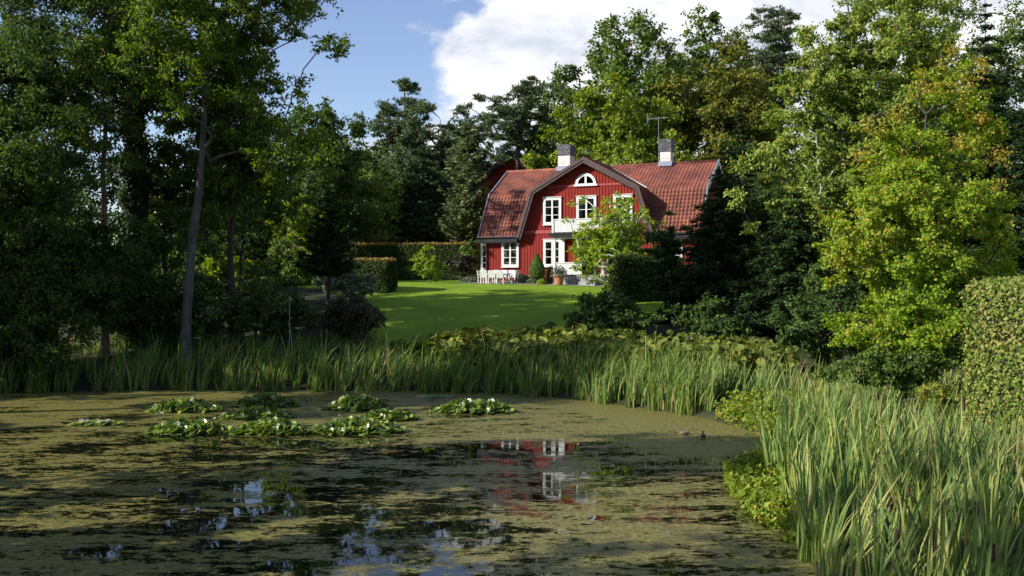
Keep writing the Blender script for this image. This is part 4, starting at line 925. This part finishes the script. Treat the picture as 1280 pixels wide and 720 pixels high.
def discs(rg, C, Nn, rad, cup=.15, seg=9):
    n = len(C); Nn = unit(Nn); a = unit(np.cross(Nn, rg.normal(size=(n, 3)))); b = np.cross(Nn, a)
    th = np.linspace(.18, 2 * np.pi - .18, seg); wob = rg.uniform(.85, 1.1, (n, seg))
    ring = C[:, None] + (np.cos(th)[None, :, None] * a[:, None] + np.sin(th)[None, :, None] * b[:, None]) * (rad[:, None] * wob)[..., None] + Nn[:, None] * (rad[:, None] * cup * rg.uniform(.2, 1.6, (n, seg)))[..., None]
    V = np.concatenate([C[:, None], ring], 1).reshape(-1, 3); k = np.arange(n)[:, None] * (seg + 1); i = np.arange(seg - 1)[None]
    return V, np.stack([k + 0 * i, k + 1 + i, k + 2 + i], 2).reshape(-1, 3)
def butterbur():
    rg = np.random.default_rng(23)
    P = sample_poly(rg, [(-5.6, 46.2), (-3, 45.0), (0, 43.4), (4, 41), (6.5, 38.5), (11, 38), (12, 44), (7, 46.5), (3, 48.5), (-3, 48.2)], 3600)
    n = len(P); z = gz_np(P) + rg.uniform(.25, 1.05, n) * np.interp(P[:, 1], [38, 48], [1.35, .95]) * np.interp(P[:, 0], [-6, -2, 4], [.6, 1, 1.1])
    rad = rg.uniform(.10, .27, n) * np.interp(P[:, 0], [2, 8], [1, .75]); V, Fc = discs(rg, np.column_stack([P, z]), rg.normal(0, .6, (n, 3)) + [-.2, -.3, .75], rad, .3)
    tag(np_mesh('butterbur_leaves', V, [Fc], LM['butter'], smooth=False), 'carpet of big round butterbur leaves between far reeds and lawn', 'plants', kind='stuff')
butterbur()
def lily(px, py, hw, hh, label, tall=.35, n=110, flowers=0):
    if tall > .2: tall *= 1.05; n = int(n * 3); hw *= 1.18
    SEED[0] += 1; rg = np.random.default_rng(SEED[0]); D = H * F / (py - CY); x = X(px, D); s = D / F
    o = empty('water_lily_clump', (x, D, 0)); tag(o, label, 'water lily', 'clumps of water lily leaves on the pond')
    rx = hw * s; ry = rx * .45
    th = rg.random(n) * 2 * np.pi; r = np.sqrt(rg.random(n)); P = np.column_stack([r * np.cos(th) * rx, r * np.sin(th) * ry]); dome = 1 - r ** 2
    C = np.column_stack([P, .03 + tall * dome * rg.uniform(.35, 1, n)]); up = rg.normal(0, .6, (n, 3)) * (.25 + dome[:, None]) * min(1.2, tall / .35) + [-.15, -.2, .7]
    V, Fc = discs(rg, C, up, rg.uniform(.085, .155, n), .16); np_mesh('leaves', V, [Fc], LM['lily'], o)
    for i in range(flowers):
        q = MB(); a = rg.random() * 6.28; fx, fy = rg.uniform(-.7, .7) * rx, rg.uniform(-.7, .7) * ry
        for ringn, tl, rr in ((8, .5, .11), (6, 1.1, .085)):
            for k in range(ringn):
                t = 2 * math.pi * k / ringn + ringn; d = Vector((math.cos(t), math.sin(t), 0)); sd = Vector((-d.y, d.x, 0)); up = Vector((0, 0, math.tan(tl) * rr * .8))
                b = Vector((fx, fy, .06)); q.add([b, b + d * rr * .55 + up * .5 + sd * .03, b + d * rr + up, b + d * rr * .55 + up * .5 - sd * .03], [(0, 1, 2, 3)])
        q.build('flower', M_PETAL, o)
M_STEM = plain('lily_stems', (.06, .09, .02), (.10, .13, .03), 6, .6); M_PETAL = plain('lily_petals', (.75, .6, .62), (.85, .78, .78), 6, .5)
lily(237, 541, 46, 20, 'raised clump of lily leaves at the left of the front row', n=130)
lily(340, 541, 44, 18, 'raised clump of lily leaves in the middle of the front row', n=130)
lily(446, 540, 52, 20, 'raised clump of shiny lily leaves at the right of the front row', n=150)
lily(232, 514, 40, 16, 'dim clump of lily leaves at the left of the back row', .4)
lily(332, 508, 36, 16, 'clump of lily leaves farthest back in the middle of the pond', .4)
lily(322, 522, 40, 12, 'low dark clump of lily leaves just behind the front row middle', .28)
lily(446, 512, 36, 17, 'upright sunlit clump of lily leaves behind the front row right end', .45)
lily(484, 525, 32, 12, 'dark clump of lily leaves behind the right end of the front row', .28, 80)
lily(592, 515, 45, 14, 'separate dark clump of lily leaves standing alone on the right', .4, 120)
lily(120, 531, 32, 6, 'flat lily pads with pale flowers at the far left', .08, 60, 4)
lily(545, 497, 26, 4, 'flat scattered lily pads near the far reeds', .04, 30)

def marsh(pts, n, hgt, label):
    SEED[0] += 1; rg = np.random.default_rng(SEED[0]); pts = np.array(pts, float); c = pts.mean(0)
    P = sample_poly(rg, pts, n); z = np.maximum(gz_np(P), 0) + rg.random(n) * hgt * (.45 + .75 * np.abs(np.sin(P[:, 0] * 3.1 + P[:, 1] * 1.9)))
    o = empty('marsh_plant', (c[0], c[1], 0)); tag(o, label, 'plant', 'leafy marsh plants along the right shore')
    C = np.column_stack([P - c, z]); V, Fc = leaves(C, rg.normal(size=(n, 3)) + [-.3, -.3, .1], rg.normal(0, .5, (n, 3)) + [-.3, -.2, .8], rg.uniform(.09, .17, n), rg.uniform(.06, .11, n), .15); np_mesh('leaves', V, Fc, LM['marsh'], o)
marsh([(6.7, 33.2), (7.3, 30.6), (7.6, 28.2), (9.0, 28.2), (9.0, 31), (7.8, 34)], 3600, .6, 'sunlit yellow-green marsh plants where the right shore juts out')
marsh([(7.2, 26.5), (5.0, 23.6), (4.6, 21.5), (4.55, 19.0), (4.75, 17), (5.5, 17), (6.1, 22), (7.6, 25.5)], 4200, .38, 'marsh plants with orange spots trailing along the near right shore')
broad('shrub', 'low green shrub under the bright yellow-green maple', 'shrub', 1125, 25.6, (1045, 1215, 425, 505), 'mid', .04, 60, .2, 4, depth=1.0, fork=.15, leaf=.10)
broad('fern', 'sunlit yellow-green fern behind the reeds under the maple', 'fern', 1183, 23.5, (1150, 1215, 470, 520), 'fern', .02, 30, .25, 4, depth=.6, fork=.1, leaf=.13, aspect=.3)

def cattails():
    M_SPIKE = plain('cattail_spike', (.035, .018, .010), (.075, .038, .02), 20, .85)
    sm = LM['reed']; rg = random.Random(9); proto = None
    for px, py, D in ((1060, 511, 24), (1124, 534, 21), (1137, 622, 14.2), (1118, 684, 11.6), (1173, 557, 18.5), (1224, 645, 12.6), (1211, 511, 20), (1252, 590, 15), (1235, 700, 10.4), (1095, 500, 25), (1150, 520, 23), (1191, 552, 17.5)):
        top = at(px, py, D); x, y = top.x, top.y; z0 = gz(x, y); h = top.z - z0 + .06
        if proto is None:
            proto = empty('cattail'); tag(proto, 'brown cattail spike on a stiff stem among the right reeds', 'cattail', 'cattail spikes in the right reeds')
            q = MB(); q.tube([(0, 0, -.1), (0.01, 0, .6), (0, 0, 1.0), (0, .0, 1.22)], [.008, .007, .005, .002], 5); q.build('stem', sm, proto)
            q = MB(); q.lathe([(.004, .94), (.022, .95), (.025, .99), (.025, 1.08), (.021, 1.11), (.004, 1.12)], 8); q.build('spike', M_SPIKE, proto, smooth=True); o = proto
        else: o = copy_tree(proto)
        o.location = (x, y, z0); o.scale = (1.15, 1.15, max(.8, min(h, 2.3))); o.rotation_euler = (rg.uniform(-.05, .05), rg.uniform(-.02, .10), rg.random() * 6)
cattails()

# ------------------------------------------------------------------ garden furniture and small things by the house
def furniture():
    t0 = hp(-6.05, -2.2); rz = math.radians(-24); Mr = Matrix.Translation(t0) @ Matrix.Rotation(rz, 4, 'Z')
    t = empty('garden_table', t0, rz); tag(t, 'long white slatted garden table in front of the house', 'table')
    q = MB()
    for k in range(7): q.box(-.95, .95, -.42 + k * .12, -.42 + k * .12 + .105, .70, .735)
    q.build('tabletop', M_WHITE, t)
    q = MB(); q.box(-.85, .85, -.34, -.30, .6, .699); q.box(-.85, .85, .30, .34, .6, .699); q.box(-.85, -.81, -.298, .298, .6, .698); q.box(.81, .85, -.298, .298, .6, .698); q.build('apron', M_WHITE, t)
    for sx in (-1, 1):
        for sy in (-1, 1): q = MB(); q.box(sx * .80 - .035, sx * .80 + .035, sy * .28 - .035, sy * .28 + .035, -.02, .697); q.build('leg', M_WHITE, t)
    c = empty('garden_chair'); 
    q = MB()
    for k in range(5): q.box(-.24, .24, -.24 + k * .097, -.24 + k * .097 + .082, .42, .445)
    q.build('seat', M_WHITE, c)
    q = MB()
    Mb = Matrix.Translation((0, .24, .44)) @ Matrix.Rotation(math.radians(-9), 4, 'X')
    for k in range(5): q.box(-.2 + k * .085, -.2 + k * .085 + .07, -.012, .012, .08, .44, M=Mb)
    q.box(-.26, .26, -.018, .018, .44, .52, M=Mb); q.box(-.26, .26, -.018, .018, .02, .08, M=Mb); q.box(-.27, -.22, -.02, .02, 0, .5, M=Mb); q.box(.22, .27, -.02, .02, 0, .5, M=Mb)
    q.build('backrest', M_WHITE, c)
    for sx in (-1, 1):
        q = MB(); q.box(sx * .25 - .03, sx * .25 + .03, -.28, .27, .64, .67); q.build('armrest', M_WHITE, c)
        for sy, zt in ((-.23, .64), (.22, .44)):
            q = MB(); q.box(sx * .25 - .025, sx * .25 + .025, sy - .025, sy + .025, -.02, zt); q.build('leg', M_WHITE, c)
    # local chair faces -y (back at +y)
    spots = [(-.64, -.78, math.pi, 'white garden chair at the left of the table front row'), (0, -.80, math.pi, 'white garden chair in the middle of the table front row'), (.64, -.78, math.pi, 'white garden chair at the right of the table front row'),
             (-1.22, -.02, math.pi / 2, 'white garden chair at the left head of the table'), (1.24, .03, -math.pi / 2, 'white garden chair at the right head of the table'),
             (-.64, .80, 0, 'white garden chair behind the left part of the table by the wall'), (0, .78, 0, 'white garden chair behind the middle of the table by the wall'), (.64, .80, 0, 'white garden chair behind the right part of the table by the wall')]
    for i, (x, y, a, lab) in enumerate(spots):
        o = c if i == 0 else copy_tree(c); p = Mr @ Vector((x, y, 0)); o.location = (p.x, p.y, gz(p.x, p.y)); o.rotation_euler = (0, 0, rz + a + R.uniform(-.05, .05))
        tag(o, lab, 'chair', 'white chairs round the garden table')
furniture()
def topiary():
    p = hp(-2.95, -2.2); o = empty('topiary', p); tag(o, 'small clipped egg-shaped conifer on a short stem by the porch', 'topiary')
    q = MB(); q.tube([(0, 0, -.1), (.02, 0, .3), (0, 0, .7)], [.06, .05, .045], 7); q.build('trunk', BARK, o)
    rg = np.random.default_rng(31); n = 7000; z = rg.random(n); r = np.interp(z, [0, .08, .25, .5, .8, 1], [.2, .5, .60, .50, .25, .03]) * rg.uniform(.86, 1.04, n); th = rg.random(n) * 6.283
    C = np.column_stack([r * np.cos(th), r * np.sin(th), .42 + z * 1.75]); Nn = np.column_stack([np.cos(th), np.sin(th), .3 + 0 * z]) + rg.normal(0, .4, (n, 3))
    V, Fc = leaves(C, np.cross(Nn, rg.normal(size=(n, 3))) + [0, 0, .8], Nn, .11, .06); np_mesh('crown', V, Fc, LM['mid'], o)
topiary()
def bed():
    for s, y, r, h, mat, lab in ((-4.2, -1.6, .42, .7, 'grey', 'grey-green columnar bush right of the garden table'), (-3.75, -1.1, .5, .6, 'lavender', 'lavender bush with mauve flowers under the left porch window'),
                                 (-3.45, -1.9, .4, .42, 'grey', 'low silvery cushion plant left of the topiary'), (-3.3, -.9, .5, .85, 'lavender', 'pink flowering bush against the red wall behind the topiary'),
                                 (-2.5, -2.5, .35, .38, 'young', 'low green plant at the foot of the topiary'), (-2.2, -1.5, .35, 1.35, 'mid', 'slim dark rose bush between topiary and porch post'),
                                 (-5.1, -.6, .4, .75, 'grey', 'loose rose bush on the wall behind the garden table'), (2.6, -2.2, .5, .55, 'young', 'low green plant right of the porch steps'), (-9.2, -.4, .7, .45, 'grey', 'low grey-green plant at the left house corner')):
        SEED[0] += 1; rg = np.random.default_rng(SEED[0]); p = hp(s, y); o = empty('flower_bed_plant', p); tag(o, lab, 'plant', 'plants in the bed along the house')
        n = int(900 * r / .4 * max(.6, h)); d = unit(rg.normal(size=(n, 3))); d[:, 2] = np.abs(d[:, 2]); u = rg.uniform(.4, 1, n)[:, None] ** .6
        C = d * u * [r, r, h] + rg.normal(0, .03, (n, 3)); C[:, 2] = np.maximum(C[:, 2], .04); V, Fc = leaves(C, d + rg.normal(0, .6, (n, 3)), d + rg.normal(0, .7, (n, 3)) + [0, 0, .4], .14, .07); np_mesh('foliage', V, Fc, LM[mat], o)
    p = hp(-1.05, -2.75); o = empty('terracotta_pot', p); tag(o, 'large terracotta pot with grey-leaved plant in front of the porch', 'flower pot')
    m = plain('terracotta', (.30, .125, .07), (.42, .19, .11), 4, .8)
    q = MB(); q.lathe([(.24, 0), (.27, .02), (.36, .58), (.41, .59), (.42, .70), (.37, .71), (.34, .64), (.02, .63)], 24); q.build('pot', m, o, smooth=False)
    rg = np.random.default_rng(33); n = 700; d = unit(rg.normal(size=(n, 3)) + [0, 0, .5]); C = d * rg.uniform(.15, .62, (n, 1)) + [0, 0, .75]; C[:, 2] = np.maximum(C[:, 2], .62); V, Fc = leaves(C, d + rg.normal(0, .5, (n, 3)), rg.normal(size=(n, 3)), .18, .07); np_mesh('plant', V, Fc, LM['lavender'], o)
bed()
def terrace():
    q = []; ms = plain('gravel_path', (.20, .18, .16), (.36, .33, .29), 12, .95, .5)
    # gravel strip along the house front, a sheet following the ground
    us = np.linspace(-9.5, 9.5, 60); vs = np.array([-3.1, -2.4, -1.6, -.8, 0.02]); V = []
    for u in us:
        for v in vs: p = hp(u, v - .12 * math.sin(u * 1.3) * (v < -3)); V.append((p.x, p.y, p.z + .02))
    n = len(vs); i, j = np.meshgrid(np.arange(len(us) - 1), np.arange(n - 1), indexing='ij'); a = (i * n + j).ravel()
    tag(np_mesh('gravel_path', V, [np.stack([a, a + n, a + n + 1, a + 1], 1)], ms, smooth=True), kind='structure')
terrace()
def bench():
    D = 46.2; x = X(862, D); y = D; m = plain('blue_paint', (.02, .055, .16), (.035, .085, .22), 4, .5); p = at(862, 424, D)
    z0 = gz(x, y); h = p.z + .12 - z0
    o = empty('blue_bench', (x, y, z0)); tag(o, 'blue painted bench almost hidden behind the big round leaves', 'bench')
    q = MB()
    for k in range(3): q.box(-.75, .55, -.2 + k * .135, -.2 + k * .135 + .12, h - .045, h)
    q.build('seat', m, o, bevel=.006)
    for sx in (-.6, .4): q = MB(); q.box(sx - .04, sx + .04, -.17, .17, -.05, h - .046); q.build('leg', m, o)
bench()
def stake():
    D = 46.5; x = X(362, D); z0 = gz(x, D); o = empty('garden_stake', (x, D, z0)); tag(o, 'thin pale metal stake in front of the left rhododendron', 'stake')
    top = H - (372 - CY) * D / F - z0; q = MB(); q.tube([(0, 0, -.2), (0, 0, top)], .022, 6); q.build('rod', M_ZINC, o); q = MB(); q.box(-.04, .04, -.03, .03, top, top + .05); q.build('cap', M_ZINC, o)
stake()
def ducks():
    mb1 = plain('duck_plumage', (.14, .095, .07), (.40, .29, .24), 22, .8, lo=.35, hi=.65); mb2 = plain('duck_dark_plumage', (.05, .04, .032), (.16, .12, .095), 22, .8)
    mbill = plain('duck_bill', (.28, .14, .03), (.36, .2, .05), 9, .5)
    def ring(c, rx, rz, tilt=0, n=12):
        return [(c[0] + rz * math.sin(2 * math.pi * k / n) * math.sin(tilt) * -1, c[1] + rx * math.cos(2 * math.pi * k / n), c[2] + rz * math.sin(2 * math.pi * k / n) * math.cos(tilt)) for k in range(n)]
    for px, py, rz, mat, sc, lab, low in ((854, 540.5, math.pi * .95, mb1, .68, 'pale brown duck swimming on the algae near the right shore', 0), (879, 543.5, math.pi * .45, mb2, .6, 'dark duck swimming just right of the pale brown duck', 1)):
        D = H * F / (py + 3 - CY); o = empty('duck', (X(px, D), D, .0), rz); o.scale = (sc, sc, sc); tag(o, lab, 'duck', 'ducks on the pond')
        q = MB()
        # one continuous body: tail, rump, breast, neck and head (x forward)
        secs = [((-.30, 0, .13), .015, .008, 0), ((-.24, 0, .10), .055, .03, 0), ((-.15, 0, .075), .095, .075, 0), ((-.02, 0, .07), .115, .10, 0), ((.10, 0, .075), .10, .095, -.2), ((.165, 0, .10), .07, .075, -.7), ((.185, 0, .15), .042, .045, -1.2),
                ((.19, 0, .20), .036, .038, -1.3), ((.20, 0, .235), .042, .045, -.9), ((.225, 0, .252), .045, .045, -.2), ((.255, 0, .25), .036, .036, 0), ((.275, 0, .243), .02, .02, 0)]
        q.loft([ring(c, a, b, t) for c, a, b, t in secs]); q.build('body', mat, o, smooth=True)
        q = MB(); q.loft([ring((.272, 0, .24), .018, .013, 0, 8), ring((.31, 0, .232), .018, .007, 0, 8), ring((.33, 0, .23), .012, .004, 0, 8)]); q.build('bill', mbill, o, smooth=True)
        for sg in (-1, 1):
            q = MB(); q.loft([ring((-.24, sg * .05, .135), .012, .006, 0, 8), ring((-.12, sg * .098, .115), .014, .035, 0, 8), ring((.0, sg * .112, .105), .014, .05, 0, 8), ring((.08, sg * .10, .10), .008, .025, 0, 8)]); q.build('wing', mat, o, smooth=True)
        q = MB()
        for sg in (-1, 1): q.tube([(.245, sg * .036, .262), (.245, sg * .044, .262)], .006, 6)
        q.build('eyes', M_BLACK, o)
ducks()
